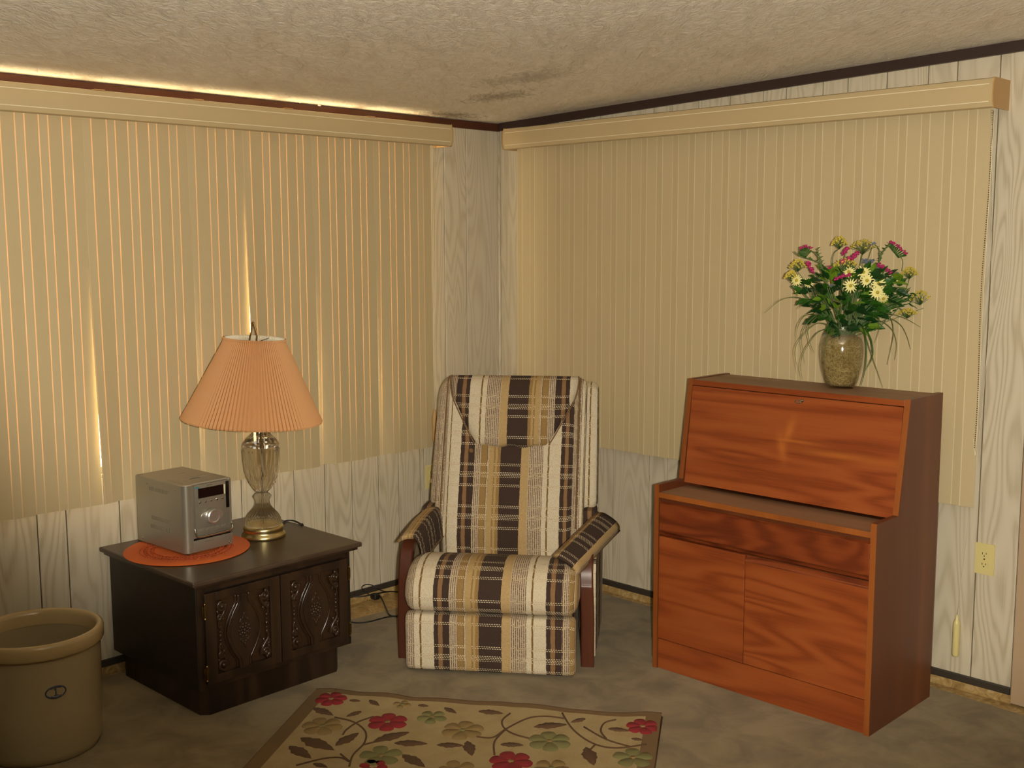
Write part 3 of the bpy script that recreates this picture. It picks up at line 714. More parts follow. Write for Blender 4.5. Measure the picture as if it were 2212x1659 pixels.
# ============================================================ crystal table lamp
LB = Vector((.332, -1.641, TH))
lp = thing('table_lamp', 'crystal glass table lamp with a pleated peach shade', 'lamp', LB)
bm = bm_new(); lathe(bm, [(.050, 0), (.084, 0), (.086, .006), (.084, .014), (.077, .019), (.075, .027), (.077, .031), (.078, .040), (.073, .046), (.040, .048)], 64); obj('brass_base', bm, 'brass', lp, True)
def flute(n, amp): return lambda k, z, r: (amp*abs(math.sin(k*PI*n/192)))
bm = bm_new(); lathe(bm, [(.040, .047), (.070, .047), (.072, .056), (.069, .072), (.058, .092), (.043, .108), (.033, .120), (.028, .134), (.0275, .146), (.033, .156), (.035, .163), (.030, .170), (.022, .176), (.024, .182)], 192, rf=flute(28, -.0025))
lab(obj('glass_foot', bm, 'crystal', lp, True), 'ribbed glass foot')
prof = [(.024, .182), (.034, .192), (.043, .208), (.052, .232), (.060, .262), (.066, .295), (.070, .330), (.071, .352), (.070, .360)]
bm = bm_new(); lathe(bm, prof, 192, rf=lambda k, z, r: -.0035*abs(math.sin(k*PI*8/192)) + (.0025*math.sin(k*PI*40/192)*(1 if z < .25 else 0)))
ub = obj('glass_urn', bm, 'crystal', lp, True)
# petal shaped cut outlines on the urn
bm = bm_new()
for q in range(8):
    a0 = 2*PI*q/8
    pts = []
    for s in (-1, 1):
        pp = []
        for i in range(12):
            f = i/11; z = .215+.135*f; r = [r_ for r_, z_ in prof if z_ >= z][0]*1.0; a = a0+s*.30*math.sin(PI*min(1, f*.62+.02))
            pp.append((r*math.cos(a)*.992, r*math.sin(a)*.992, z))
        tube(bm, pp, .0018, 6)
obj('cut_pattern', bm, 'crystal', ub, True)
bm = bm_new(); lathe(bm, [(.070, .361), (.0715, .366), (.070, .372), (.062, .384), (.048, .398), (.036, .412), (.030, .424), (.027, .436), (.020, .440)], 192, rf=flute(16, -.002)); obj('glass_shoulder', bm, 'crystal', lp, True)
bm = bm_new(); tube(bm, [(0, 0, .44), (0, 0, .50)], .011, 16); tube(bm, [(0, 0, .50), (0, 0, .56)], .017, 16); obj('socket', bm, 'brass', lp, True)
bm = bm_new(); tube(bm, [(0, 0, .05), (0, 0, .44)], .0035, 10); obj('lamp_rod', bm, 'chrome', lp, True)
bm = bm_new(); sphere(bm, (0, 0, .61), .03, 16, (1, 1, 1.25)); obj('bulb', bm, 'shade_in', lp, True)
# pleated shade: two skins joined at the rims, slightly tipped
npl = 104; bm = bm_new(); rings = []
prs = [(.262, .0), (.264, .006), (.2615, .012)] + [(.260+(.116-.260)*f, .012+.296*f) for f in [i/7 for i in range(1, 8)]] + [(.1185, .316), (.116, .320)]
def shp(r, z, k, ins): return Vector(((r-ins+(.0042 if k % 2 else -.002)*(r/.27+.15))*math.cos(2*PI*k/(npl*2)), (r-ins+(.0042 if k % 2 else -.002)*(r/.27+.15))*math.sin(2*PI*k/(npl*2)), z))
for ins, order in ((0, prs), (.0025, prs[::-1])):
    for r, z in order: rings.append([bm.verts.new(shp(r, z, k, ins)) for k in range(npl*2)])
for i in range(len(rings)):
    a, b = rings[i], rings[(i+1) % len(rings)]
    for k in range(npl*2):
        f = bm.faces.new((a[k], a[(k+1) % (npl*2)], b[(k+1) % (npl*2)], b[k])); f.material_index = 1 if i >= len(prs) and i < 2*len(prs)-1 else 0
sh = obj('lamp_shade', bm, ['shade', 'shade_in'], lp); sh.location = (-.001, -.034, .466); sh.rotation_euler = (-.045, .045, 0)
bm = bm_new(); 
for a in (0, 2.09, 4.19): tube(bm, [(0, 0, .30), (.114*math.cos(a), .114*math.sin(a), .312)], .0016, 6)
obj('spider', bm, 'bronze', sh, True)
bm = bm_new(); rt = _r0
hp = [(-.058, .53), (-.062, .62), (-.045, .70), (-.020, .755), (-.012, .775), (-.001, .832), (.001, .832), (.012, .795), (.008, .765), (.003, .755)]
hp = [(-.013, .758), (-.014, .775), (-.006, .81), (0, .842), (.006, .836), (.014, .802), (.013, .775), (.004, .752)]
tube(bm, smoothpath([rt*a+Vector((-.012, -.012, b)) for a, b in hp], 5), .0028, 8); obj('harp_loop', bm, 'bronze', lp, True)
bm = bm_new()
for s in (-1, 1): tube(bm, smoothpath([rt*(s*a)+Vector((-.008*(b-.45)*2, -.008*(b-.45)*2, b)) for a, b in ((.012, .49), (.055, .55), (.06, .63), (.04, .71), (.013, .758))], 6), .0018, 6)
obj('harp', bm, 'bronze', lp, True)
# lamp cord over the back edge of the table
pts = [onz(612, 1128, TH+.004), onz(630, 1124, TH+.004), onz(645, 1129, TH+.004), onz(652, 1134, TH+.003)]
e = pts[-1]; pts = [Vector((LB.x+.02, LB.y+.07, TH+.004))]+pts+[e+Vector((-.02, .02, -.01)), e+Vector((-.035, .06, -.12)), e+Vector((-.03, .10, -.40))]
bm = bm_new(); tube(bm, smoothpath([p-LB for p in pts], 5), .003, 8); obj('lamp_cord', bm, 'black', lp, True)

# cables on the floor behind the recliner
pcs = [[(766, 1288), (800, 1283), (812, 1282)], ]
t = thing('cable_bundle', 'tangled black cables with a plug lying on vinyl floor behind recliner', 'cable', onz(810, 1290, .02))
O_ = t.location.copy()
def fl_pts(l, zs): return [onz(x, y, z)-O_ for (x, y), z in zip(l, zs)]
bm = bm_new(); tube(bm, smoothpath(fl_pts([(760, 1289), (785, 1288), (815, 1282), (842, 1278), (862, 1279)], [.03, .03, .03, .01, .0])), .0035, 7); obj('cable', bm, 'black', t, True)
bm = bm_new(); tube(bm, smoothpath(fl_pts([(797, 1284), (785, 1276), (782, 1268), (790, 1263), (803, 1264), (815, 1271), (828, 1277), (843, 1278)], [.03, .05, .07, .075, .07, .055, .03, .012])), .0026, 7); obj('cable', bm, 'black', t, True)
bm = bm_new(); tube(bm, smoothpath(fl_pts([(818, 1284), (826, 1296), (834, 1315), (841, 1328), (858, 1332)], [.02, .01, .004, .004, .004])), .0035, 7); obj('cable', bm, 'black', t, True)
bm = bm_new(); tube(bm, smoothpath(fl_pts([(740, 1340), (770, 1345), (800, 1342), (835, 1333), (860, 1330)], [.004]*5)), .0035, 7); obj('cable', bm, 'black', t, True)
bm = bm_new(); c = onz(811, 1288, .02)-O_; box(bm, c.x-.022, c.x+.018, c.y-.016, c.y+.014, c.z-.014, c.z+.012, .006); obj('plug_body', bm, 'black', t, True)

# ============================================================ stoneware crock
cr = thing('stoneware_crock', 'large tan glazed stoneware crock with an oval blue stamp', 'crock', (.450, -2.590, 0))
R0 = .196
bm = bm_new(); lathe(bm, [(.001, 0), (.176, 0), (.182, .004), (.190, .03), (R0-.002, .15), (R0, .30), (R0, .352), (R0-.018, .356), (R0-.020, .30), (R0-.022, .05), (R0-.03, .02), (.001, .016)], 96); obj('crock_body', bm, 'crock', cr, 50)
bm = bm_new(); lathe(bm, [(R0-.019, .350), (R0+.001, .350), (R0+.009, .352), (R0+.012, .358), (R0+.0125, .388), (R0+.010, .397), (R0+.003, .402), (R0-.004, .402), (R0-.011, .397), (R0-.015, .386), (R0-.019, .352)], 96, cap=False); obj('crock_rim', bm, 'crock_rim', cr, True)
P = hit(115, 1465, (.450, -2.590, 0), tuple(_f*Vector((1, 1, 0)))); 
# stamp: an oval ring wrapped on the wall of the crock
vd = (Vector((CAM.x, CAM.y, 0))-Vector((.450, -2.590, 0))).normalized(); base_a = math.atan2(vd.y, vd.x)
off = (P-Vector((.450, -2.590, P.z))).dot(_r0); a_c = base_a+math.asin(max(-.95, min(.95, off/R0)))
def onc(u, z, r=R0): a = a_c+u/R0; return Vector((r*math.cos(a), r*math.sin(a), z))
bm = bm_new(); zc_ = .243
pts = [onc(.031*math.cos(q*PI/24), zc_+.019*math.sin(q*PI/24), R0+.0002) for q in range(49)]
tube(bm, pts, .0022, 6)
for q in range(0, 49):
    if (q % 24) < 9 or (q % 24) > 3:
        pass
tube(bm, [onc(0, zc_-.010, R0), onc(.0, zc_+.012, R0)], .002, 6); tube(bm, [onc(-.006, zc_-.010, R0), onc(.006, zc_-.010, R0)], .0016, 6); tube(bm, [onc(-.005, zc_+.008, R0), onc(0, zc_+.013, R0)], .0015, 6)
for s in (-1, 1): tube(bm, [onc(.016*q/4, zc_+s*(.0165-.0035*abs(q/4)**2), R0) for q in range(-4, 5)], .0022, 6)
lab(obj('oval_stamp', bm, 'cobalt', cr, True), 'dark blue oval stamp')

# ============================================================ recliner
CO = Vector((1.095, -1.1465, 0)); CA_ = math.atan2(.601, .799)
ch = thing('recliner', 'recliner in brown and cream plaid with bentwood arms', 'recliner', CO, CA_)
def uvset(bm, fn):
    uv = bm.loops.layers.uv.new('UVMap')
    for f in bm.faces:
        for l in f.loops: l[uv].uv = fn(l.vert, f)
def cushion(name, prof, x0, x1, rr=.03, flip=False, par=None, uo=0.0, vo=0.0, taper=None, m='plaid', nx=6, puff=0.0):
    """upholstered piece: a closed profile in (y, z) swept along x with soft ends; u follows x, v follows the profile"""
    prof = [Vector((p[0], p[1])) for p in prof]
    cy = (min(p.x for p in prof)+max(p.x for p in prof))/2; cz = (min(p.y for p in prof)+max(p.y for p in prof))/2
    hy = (max(p.x for p in prof)-min(p.x for p in prof))/2; hz = (max(p.y for p in prof)-min(p.y for p in prof))/2
    L = [0.0]
    for i in range(1, len(prof)+1): L.append(L[-1]+(prof[i % len(prof)]-prof[i-1]).length)
    bm = bm_new(); uv = bm.loops.layers.uv.new('UVMap'); st = []
    for q in range(5): a = PI/2*(1-q/4); st.append((x0+rr*(1-math.sin(a)), rr*(1-math.cos(a)), x0-rr*.6*(1-q/4)+rr*0))
    for q in range(1, nx): st.append((x0+rr+(x1-x0-2*rr)*q/nx, 0, None))
    for q in range(5): a = PI/2*(q/4); st.append((x1-rr*(1-math.sin(a)), rr*(1-math.cos(a)), None))
    rows = []
    for (x, ins, _) in st:
        row = []
        for p in prof:
            f = 1+puff*(1-((2*x-x0-x1)/(x1-x0))**2)
            y = cy+(p.x-cy)*(1-min(.9, ins/hy))*f; z = cz+(p.y-cz)*(1-min(.9, ins/hz))*f
            xx = x
            if taper: xx = (x0+x1)/2+(x-(x0+x1)/2)*taper(p.y)
            row.append(bm.verts.new((xx, y, z)))
        rows.append(row)
    n = len(prof)
    def uvf(i, j):
        x, ins, _ = st[i]; u = x+(ins if x > (x0+x1)/2 else -ins)
        return ((-u if flip else u)+uo, L[j]+vo)
    for i in range(len(rows)-1):
        for j in range(n):
            f = bm.faces.new((rows[i][j], rows[i][(j+1) % n], rows[i+1][(j+1) % n], rows[i+1][j]))
            for l, (a, b) in zip(f.loops, ((i, j), (i, j+1), (i+1, j+1), (i+1, j))): l[uv].uv = uvf(a, b)
    for row, i in ((rows[0], 0), (rows[-1], len(rows)-1)):
        f = bm.faces.new(row)
        for l in f.loops: l[uv].uv = (uvf(i, 0)[0]+(l.vert.co.y-cy)*(1 if i else -1), l.vert.co.z+vo)
    return obj(name, bm, m, par or ch, True)
def sp2(pts, k=5):
    q = smoothpath([(a, b, 0) for a, b in pts], k); return [(p.x, p.y) for p in q[:-1]]
# footrest board
cushion('footrest', sp2([(.012, .012), (.0, .03), (-.004, .12), (-.004, .20), (.004, .228), (.03, .236), (.05, .225), (.055, .12), (.05, .02), (.03, .010), (.012, .012)], 4), -.33, .33, .018, vo=-.012)
# seat
seat_prof = sp2([(.03, .243), (.002, .252), (-.014, .285), (-.012, .325), (.010, .366), (.055, .405), (.12, .423), (.20, .420), (.32, .392), (.45, .345), (.56, .32), (.58, .30), (.56, .28), (.3, .25), (.03, .243)], 4)
cushion('seat', seat_prof, -.333, .338, .045, vo=.012, puff=.0)
# carcass under the seat
bm = bm_new(); box(bm, -.31, .31, .06, .66, .03, .25, .01); uvset(bm, lambda v, f: (v.co.x+v.co.y*.9, v.co.z)); obj('seat_base', bm, 'plaid', ch)
# back cushion
def bk(z): return .475+(z-.38)*.375
back_prof = sp2([(.495, .30), (bk(.42)-.002, .42), (bk(.52)-.015, .52), (bk(.66)-.018, .66), (bk(.80)-.016, .80), (bk(.94)-.016, .94), (bk(1.03)-.008, 1.03), (bk(1.06)+.018, 1.062), (bk(1.07)+.055, 1.068), (bk(1.05)+.10, 1.05), (bk(1.0)+.12, 1.0), (bk(.7)+.12, .70), (bk(.45)+.10, .42), (.57, .30), (.495, .30)], 4)
cushion('back_cushion', back_prof, -.292, .290, .05, vo=.03)
# tufted outer wings behind the cushion
for s in (-1, 1):
    wp = sp2([(bk(.53)+.07, .525), (bk(.7)+.065, .70), (bk(.9)+.065, .90), (bk(1.0)+.07, 1.0), (bk(1.03)+.09, 1.028), (bk(1.02)+.15, 1.02), (bk(.8)+.17, .8), (bk(.55)+.16, .53), (bk(.53)+.07, .525)], 4)
    bw = cushion('back_wing', wp, min(s*.262, s*(.372 if s > 0 else .358)), max(s*.262, s*(.372 if s > 0 else .358)), .028, uo=-.17 if s > 0 else .46, vo=.05)
    for v in bw.data.vertices:
        if s*v.co.x > .30: v.co.x -= s*(.022 if s < 0 else .008)*max(0, (v.co.z-.5)/.5)*(s*v.co.x-.30)/.072
    cushion('wing_bolster', sp2([(bk(.40)-.0, .40), (bk(.6)-.006, .6), (bk(.8)-.004, .8), (bk(.96)+.0, .96), (bk(1.04)+.03, 1.045), (bk(1.02)+.08, 1.02), (bk(.7)+.08, .7), (bk(.42)+.08, .40), (bk(.40), .40)], 4),
            min(s*.262, s*.318), max(s*.262, s*.318), .022, uo=-.16 if s > 0 else .42, vo=.08)
    bm = bm_new(); tube(bm, smoothpath([(s*.290, bk(z)-.010+dy, z) for z, dy in ((.46, 0), (.6, -.004), (.8, -.004), (.96, 0), (1.03, .006), (1.065, .03))], 5), .0032, 7); obj('piping', bm, 'piping', ch, True)
    bm = bm_new(); box(bm, min(s*.315, s*.372), max(s*.315, s*.372), .545, .66, .40, .53, .012); uvset(bm, lambda v, f: (-.214+(abs(v.co.x)-.315)*1.0 - .004, v.co.z*.3+.11)); obj('rear_arm_cover', bm, 'plaid', ch, 40)
cushion('back_shell', [(bk(.3)+.12, .30), (bk(.7)+.11, .70), (bk(1.0)+.11, 1.02), (bk(1.0)+.17, 1.0), (bk(.7)+.19, .70), (bk(.3)+.19, .30)], -.30, .30, .02)
# draped head pillow
bm = bm_new(); uv = bm.loops.layers.uv.new('UVMap')
out = [(1.068, .045, .275), (1.074, .012, .279), (1.064, -.018, .281), (1.035, -.036, .279), (.985, -.046, .268), (.93, -.050, .240), (.88, -.050, .212), (.83, -.046, .184), (.800, -.036, .165), (.785, -.020, .155), (.782, -.006, .152)]
nx = 18; F_, B_ = [], []
acc = 0; vv = []
for i, (z, dy, hw) in enumerate(out):
    if i: acc += math.hypot(out[i][0]-out[i-1][0], out[i][1]-out[i-1][1]+(out[i][0]-out[i-1][0])*.375)
    vv.append(acc)
for (z, dy, hw) in out:
    F_.append([]); B_.append([])
    for k in range(nx+1):
        f = 2*k/nx-1; e = (1-abs(f)**6); xx = hw*f+.004; yb = bk(z)-.004+max(dy, -.012)
        F_[-1].append(bm.verts.new((xx, bk(z)+dy*(.25+.75*e), z+(.006*math.cos(f*9) if z < .8 else 0)))); B_[-1].append(bm.verts.new((xx, bk(z)+.004+(.045 if z > 1.05 else 0), z-(.012 if z > 1.06 else 0))))
for i in range(len(out)-1):
    for k in range(nx):
        for G, in ((F_,), (B_,)):
            f = bm.faces.new((G[i][k], G[i][k+1], G[i+1][k+1], G[i+1][k]))
            for l, (a, b) in zip(f.loops, ((i, k), (i, k+1), (i+1, k+1), (i+1, k))): l[uv].uv = (-(G[a][b].co.x)+.034, vv[a]+.03)
    for k in (0, nx):
        f = bm.faces.new((F_[i][k], B_[i][k], B_[i+1][k], F_[i+1][k]))
        for l in f.loops: l[uv].uv = (-l.vert.co.x, l.vert.co.z)
for i in (0, len(out)-1):
    for k in range(nx):
        f = bm.faces.new((F_[i][k], F_[i][k+1], B_[i][k+1], B_[i][k]))
        for l in f.loops: l[uv].uv = (-l.vert.co.x+.034, vv[i]+.03)
pw = lab(obj('head_pillow', bm, 'plaid', ch, True), 'tapered plaid headrest flap')
for k in (0, nx):
    s = -1 if k == 0 else 1
    bm = bm_new(); tube(bm, smoothpath([(s*(hw+.0)+.004, bk(z)-.006+dy*.25, z) for (z, dy, hw) in out[1:]], 3), .0030, 7); obj('piping', bm, 'piping', pw, True)
# bentwood arms, side panels and arm pads
for s in (-1, 1):
    lo = .034 if s > 0 else 0
    pp = smoothpath([(0, .160, 0.0), (0, .160, .12), (0, .160, .30), (0, .163, .36-lo), (0, .178, .415-lo), (0, .215, .452-lo), (0, .28, .468-lo), (0, .42, .478-lo*.7), (0, .60, .486-lo*.2)], 6)
    bm = bm_new(); ring = []
    for i, p in enumerate(pp):
        t_ = (pp[min(i+1, len(pp)-1)]-pp[max(0, i-1)]).normalized(); nn = Vector((0, -t_.z, t_.y)).normalized() if True else 0
        wd = .0255; th = .019; xc = s*(.366-.012*max(0, min(1, (p.z-.2)/.3)))
        ring.append([bm.verts.new((xc+a*wd, p.y+nn.y*b*th, p.z+nn.z*b*th)) for a, b in ((-1, -.8), (-.8, -1), (.8, -1), (1, -.8), (1, .8), (.8, 1), (-.8, 1), (-1, .8))])
    for a, b in zip(ring[:-1], ring[1:]):
        for k in range(8): bm.faces.new((a[k], a[(k+1) % 8], b[(k+1) % 8], b[k]))
    bm.faces.new(ring[0]); bm.faces.new(ring[-1][::-1])
    obj('bentwood_arm', bm, 'armwood', ch, 35)
    bm = bm_new(); prism(bm, [(.185, .03), (.62, .03), (.68, .10), (.68, .44), (.60, .462), (.30, .432), (.215, .41), (.188, .35)], lambda u, v, d: Vector((d, u, v)), s*.384, s*.394)
    uvset(bm, lambda v, f: (v.co.y*.9+.03, v.co.z)); obj('side_panel', bm, 'plaid' if s > 0 else 'plaid', ch)
    bm = bm_new(); prism(bm, [(.23, .25), (.62, .25), (.62, .44), (.30, .43), (.26, .41), (.235, .36)], lambda u, v, d: Vector((d, u, v)), s*.378, s*.384); lab(obj('side_lining', bm, 'lining', ch), 'plain beige inner lining')
    bm = bm_new(); box(bm, s*.366-.02, s*.366+.02, .60, .64, 0, .50, .004); obj('rear_post', bm, 'armwood', ch)
def arm_pad(name, A, B, wv, up, width, arch, uo, inner_drop, label):
    bm = bm_new(); uv = bm.loops.layers.uv.new('UVMap'); A = Vector(A); B = Vector(B); wv = Vector(wv).normalized(); up = Vector(up).normalized()
    nu, nv = 12, 12; T, Bt = [], []; Ln = (B-A).length
    for i in range(nv+1):
        g = i/nv; c = A.lerp(B, g)+up*.010*math.sin(PI*g); T.append([]); Bt.append([])
        for k in range(nu+1):
            f = 2*k/nu-1
            lift = arch*(1-abs(f)**2.4)
            dr = -inner_drop*max(0, f-.35)**1.5*2.2
            w_ = wv*width/2*(f if f < .7 else .7+(f-.7)*.55)
            p = c+w_+up*(lift+dr); T[-1].append(bm.verts.new(p+up*.010*(1-abs(f)**8)+Vector((0, 0, 0)))); Bt[-1].append(bm.verts.new(p-up*.006))
    def ff(vs, idx):
        f = bm.faces.new(vs)
        for l, (a, b) in zip(f.loops, idx): l[uv].uv = (uo+(b/nu-.5)*width*1.25, (a/nv)*Ln*1.0+.05)
    for i in range(nv):
        for k in range(nu):
            ix = ((i, k), (i, k+1), (i+1, k+1), (i+1, k))
            ff([T[a][b] for a, b in ix], ix); ff([Bt[a][b] for a, b in ix], ix)
        for k in (0, nu): ff([T[i][k], T[i+1][k], Bt[i+1][k], Bt[i][k]], ((i, k), (i+1, k), (i+1, k), (i, k)))
    for i in (0, nv):
        for k in range(nu): ff([T[i][k], T[i][k+1], Bt[i][k+1], Bt[i][k]], ((i, k), (i, k+1), (i, k+1), (i, k)))
    o = obj(name, bm, 'plaid', ch, True); lab(o, label)
    bm = bm_new(); 
    for k in (0, nu):
        tube(bm, [T_[k] for T_ in [[A.lerp(B, i/8)+up*.010*math.sin(PI*i/8)+wv*width/2*((2*k/nu-1) if k == 0 else .865)+up*(-(inner_drop*.524*2.2 if k else 0)+.002) for k in range(nu+1)] for i in range(9)]], .004, 6)
    obj('piping', bm, 'piping', o, True)
    return o
arm_pad('arm_pad', (-.331, .140, .478), (-.318, .535, .500), (1, 0, 0), (0, 0, 1), .108, .020, -.05, .08, 'plaid arm pad folded down over the arm')
arm_pad('arm_pad', (.288, .085, .422), (.432, .515, .492), (.80, -.12, -.55), (.5, -.35, .80), .125, .012, .02, .008, 'plaid arm pad slipped askew')
# little tack tufts on the back
for (x_, z_) in ((-.168, .765),):
    bm = bm_new(); sphere(bm, (x_, bk(z_)-.026, z_), .011, 10, (1, .5, 1)); obj('tuft_button', bm, 'piping', ch, True)

# ============================================================ teak secretary desk
DX, DY, DA, DW, DD, DH, DL = 1.481, -.631, .004, .906, .468, 1.119, .729
dk = thing('secretary_desk', 'teak secretary desk with slanted fall front in front of the right blind', 'desk', (DX, DY, 0), DA)
th = .020
def dbx(name, x0, x1, y0, y1, z0, z1, m, bev=.001, par=None): return obj(name, box(bm_new(), x0, x1, y0, y1, z0, z1, bev), m, par or dk)
spoly = [(0, 0), (DD, 0), (DD, DH), (.212, DH), (.155, DL), (.0, DL)]
for x0 in (0, DW-th):
    bm = bm_new(); prism(bm, [(max(u, .003), v) if v < DL+.001 else (u+.0035, v) if u < DD else (u, v) for u, v in spoly], lambda u, v, d: Vector((d, u, v)), x0, x0+th)
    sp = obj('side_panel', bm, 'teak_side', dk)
    bm = bm_new(); prism(bm, [(0, 0), (.0035, 0), (.0035, DL), (0, DL)], lambda u, v, d: Vector((d, u, v)), x0, x0+th)
    prism(bm, [(.155, DL+.0005), (.159, DL+.0005), (.216, DH), (.212, DH)], lambda u, v, d: Vector((d, u, v)), x0, x0+th); obj('edge_lipping', bm, 'teak_edge', sp)
dbx('top_board', th, DW-th, .212, DD-.012, DH-.022, DH-.003, 'teak_dusty')
dbx('back_board', th, DW-th, DD-.012, DD-.004, .05, DH-.022, 'teak_side')
dbx('top_rail', th, DW-th, .2085, .213, DH-.024, DH-.0035, 'teak')
# fall front, flush between the sides, lying in the slope
bm = bm_new(); ya = lambda z: .160+(z-.70)/(DH-.70)*.052
prism(bm, [(ya(.715), .715), (ya(DH-.027), DH-.027), (ya(DH-.027)+.018, DH-.029), (ya(.715)+.018, .713)], lambda u, v, d: Vector((d, u, v)), th+.002, DW-th-.002); ff_ = obj('fall_front', bm, 'teak_fall', dk)
bm = bm_new(); kz = 1.078; kx = DW*.555
lathe(bm, [(.006, 0), (.006, .002), (.0035, .003), (.0035, .008)], 16)
for v in bm.verts: v.co = Vector((kx+v.co.x, ya(kz)-v.co.z, kz+v.co.y))
lk = obj('lock', bm, 'chrome', ff_, True)
bm = bm_new(); box(bm, kx-.002, kx+.002, ya(kz)-.026, ya(kz)-.006, kz-.0015, kz+.0015, .0005); tube(bm, [(kx+.012*math.cos(q*PI/6)-.0, ya(kz)-.030, kz+.006*math.sin(q*PI/6)) for q in range(13)], .0018, 6); obj('key', bm, 'chrome', dk, True)
# writing ledge
dbx('ledge', th, DW-th, .004, .185, DL-.048, DL-.030, 'teak_dusty')
dbx('ledge_lipping', th, DW-th, .0, .0045, DL-.050, DL-.030, 'teak_edge')
# drawer with a shadowed finger groove above
dwz0, dwz1 = .548, .660
dbx('carcass', th, DW-th, .022, DD-.014, .10, DL-.050, 'teak_side', 0)
dr_ = dbx('drawer_front', th+.002, DW-th-.002, .003, .020, dwz0, dwz1, 'teak_figured', .003)
bm = bm_new(); prism(bm, [(.001, dwz1-.001), (.010, dwz1+.004), (.020, dwz1-.004), (.019, dwz1-.012)], lambda u, v, d: Vector((d, u, v)), th+.002, DW-th-.002); obj('drawer_pull', bm, 'teak_figured', dr_)
bm = bm_new(); prism(bm, [(.0, dwz0-.006), (.012, dwz0-.003), (.021, dwz0-.016), (.017, dwz0-.020), (.004, dwz0-.012)], lambda u, v, d: Vector((d, u, v)), th+.002, DW-th-.002); obj('moulded_rail', bm, 'teak_figured', dk)
# doors
dsx = th+.002+.385
d1 = dbx('door', th+.002, dsx-.0015, .003, .020, .122, dwz0-.020, 'teak', .002)
d2 = dbx('door', dsx+.0015, DW-th-.002, .003, .020, .122, dwz0-.036, 'teak', .002)
bm = bm_new(); prism(bm, [(.0, dwz0-.042), (.006, dwz0-.034), (.016, dwz0-.024), (.020, dwz0-.026), (.020, dwz0-.04)], lambda u, v, d: Vector((d, u, v)), dsx+.0015, DW-th-.002); obj('door_pull', bm, 'teak_figured', d2)
dbx('plinth', th, DW-th, .009, .022, 0.0, .118, 'teak', .001)

# ============================================================ glass vase with silk flowers
VC = Vector((2.045, -.258, DH-.003))
vs = thing('glass_vase', 'clear barrel vase filled with straw on top of the desk', 'vase', VC)
vp_ = [(.002, 0), (.046, 0), (.053, .006), (.062, .03), (.074, .075), (.0805, .12), (.0795, .155), (.072, .190), (.062, .212), (.058, .224), (.060, .236)]
bm = bm_new(); lathe(bm, vp_+[(.057, .236), (.055, .224), (.059, .211)]+[(r-.0028, z) for r, z in vp_[7:3:-1]]+[(.059, .032), (.050, .010), (.002, .008)], 64); obj('vase_glass', bm, 'vase_glass', vs, True)
bm = bm_new(); lathe(bm, [(.002, .0095), (.048, .011), (.058, .033), (.070, .076), (.0765, .12), (.0755, .150), (.068, .182), (.045, .195), (.002, .198)], 64, rf=lambda k, z, r: -.0008-.0012*random.random()); obj('straw_filling', bm, 'moss', vs, True)
# strands pressed to the glass
bm = bm_new(); rnd = random.Random(5)
for q in range(150):
    a = rnd.uniform(-1.9, 1.9)+math.atan2(-1, 1)*1.0; z = rnd.uniform(.02, .17); da = rnd.uniform(-.7, .7); dz = rnd.uniform(-.02, .02); pts = []
    for i in range(5):
        f = i/4; zz = min(.178, max(.018, z+dz*math.sin(f*3))); r = None
        for (r0, z0), (r1, z1) in zip(vp_[:-1], vp_[1:]):
            if z0 <= zz <= z1: r = r0+(r1-r0)*(zz-z0)/(z1-z0+1e-9)
        pts.append(((r-.0042)*math.cos(a+da*f), (r-.0042)*math.sin(a+da*f), zz))
    tube(bm, pts, .0007, 4)
o = obj('straw_strand', bm, plain('pale_straw', srgb(196, 172, 112), .8), vs, True, kind='stuff')
Zn = Vector((_f.x, _f.y, 0)).normalized(); Rt = _r0
def vpt(zx, zy, dep=0.0):
    """point in the bouquet: zoom pixels of the photo, at its own depth along the view"""
    P0 = Vector((VC.x, VC.y, 0))+Zn*dep
    return hit(1640+zx/4.483, 490+zy/4.483, P0, Zn)
MOUTH = VC+Vector((0, 0, .215))
def at_thing(name, label, cat, loc, group=None): return thing(name, label, cat, loc, 0, group)
def stem_part(par, pts, r=.0016, m='stem'):
    bm = bm_new(); tube(bm, [p-par.location for p in smoothpath(pts, 5)], r, 6); return obj('stem', bm, m, par, True)
rnd = random.Random(11)
def daisy(zx, zy, dep, label, rad=.026, tilt=(0, 0)):
    P = vpt(zx, zy, dep); t = at_thing('daisy_flower', label, 'flower', P)
    nrm = (CAM-P).normalized(); nrm = (nrm+Rt*tilt[0]+Vector((0, 0, 1))*tilt[1]).normalized()
    a = nrm.orthogonal().normalized(); b = nrm.cross(a)
    base = MOUTH+Vector((rnd.uniform(-.03, .03), rnd.uniform(-.03, .03), -.05))
    stem_part(t, [base, base.lerp(P, .5)+Vector((0, 0, .01))-nrm*.01, P-nrm*.012, P-nrm*.002])
    bm = bm_new(); n = 14
    for ring, (rr, off) in enumerate(((1.0, 0), (.62, PI/n))):
        for k in range(n):
            an = 2*PI*k/n+off+rnd.uniform(-.06, .06); d = a*math.cos(an)+b*math.sin(an); e = nrm.cross(d); L = rad*rr*rnd.uniform(.9, 1.05); up = nrm*(.002*ring)
            vs_ = [up+d*.004-e*.0012, up+d*L*.55-e*.0025+nrm*.003, up+d*L*.9-e*.0017+nrm*.002, up+d*L+nrm*.001, up+d*L*.9+e*.0017+nrm*.002, up+d*L*.55+e*.0025+nrm*.003, up+d*.004+e*.0012]
            top = [bm.verts.new(v) for v in vs_]; bot = [bm.verts.new(v-nrm*.0006) for v in vs_]
            bm.faces.new(top); bm.faces.new(bot[::-1])
            for i in range(7): bm.faces.new((top[i], bot[i], bot[(i+1) % 7], top[(i+1) % 7]))
    obj('petals', bm, 'daisy', t)
    bm = bm_new(); sphere(bm, nrm*.003, .0062, 10); obj('flower_eye', bm, 'daisy_eye', t, True)
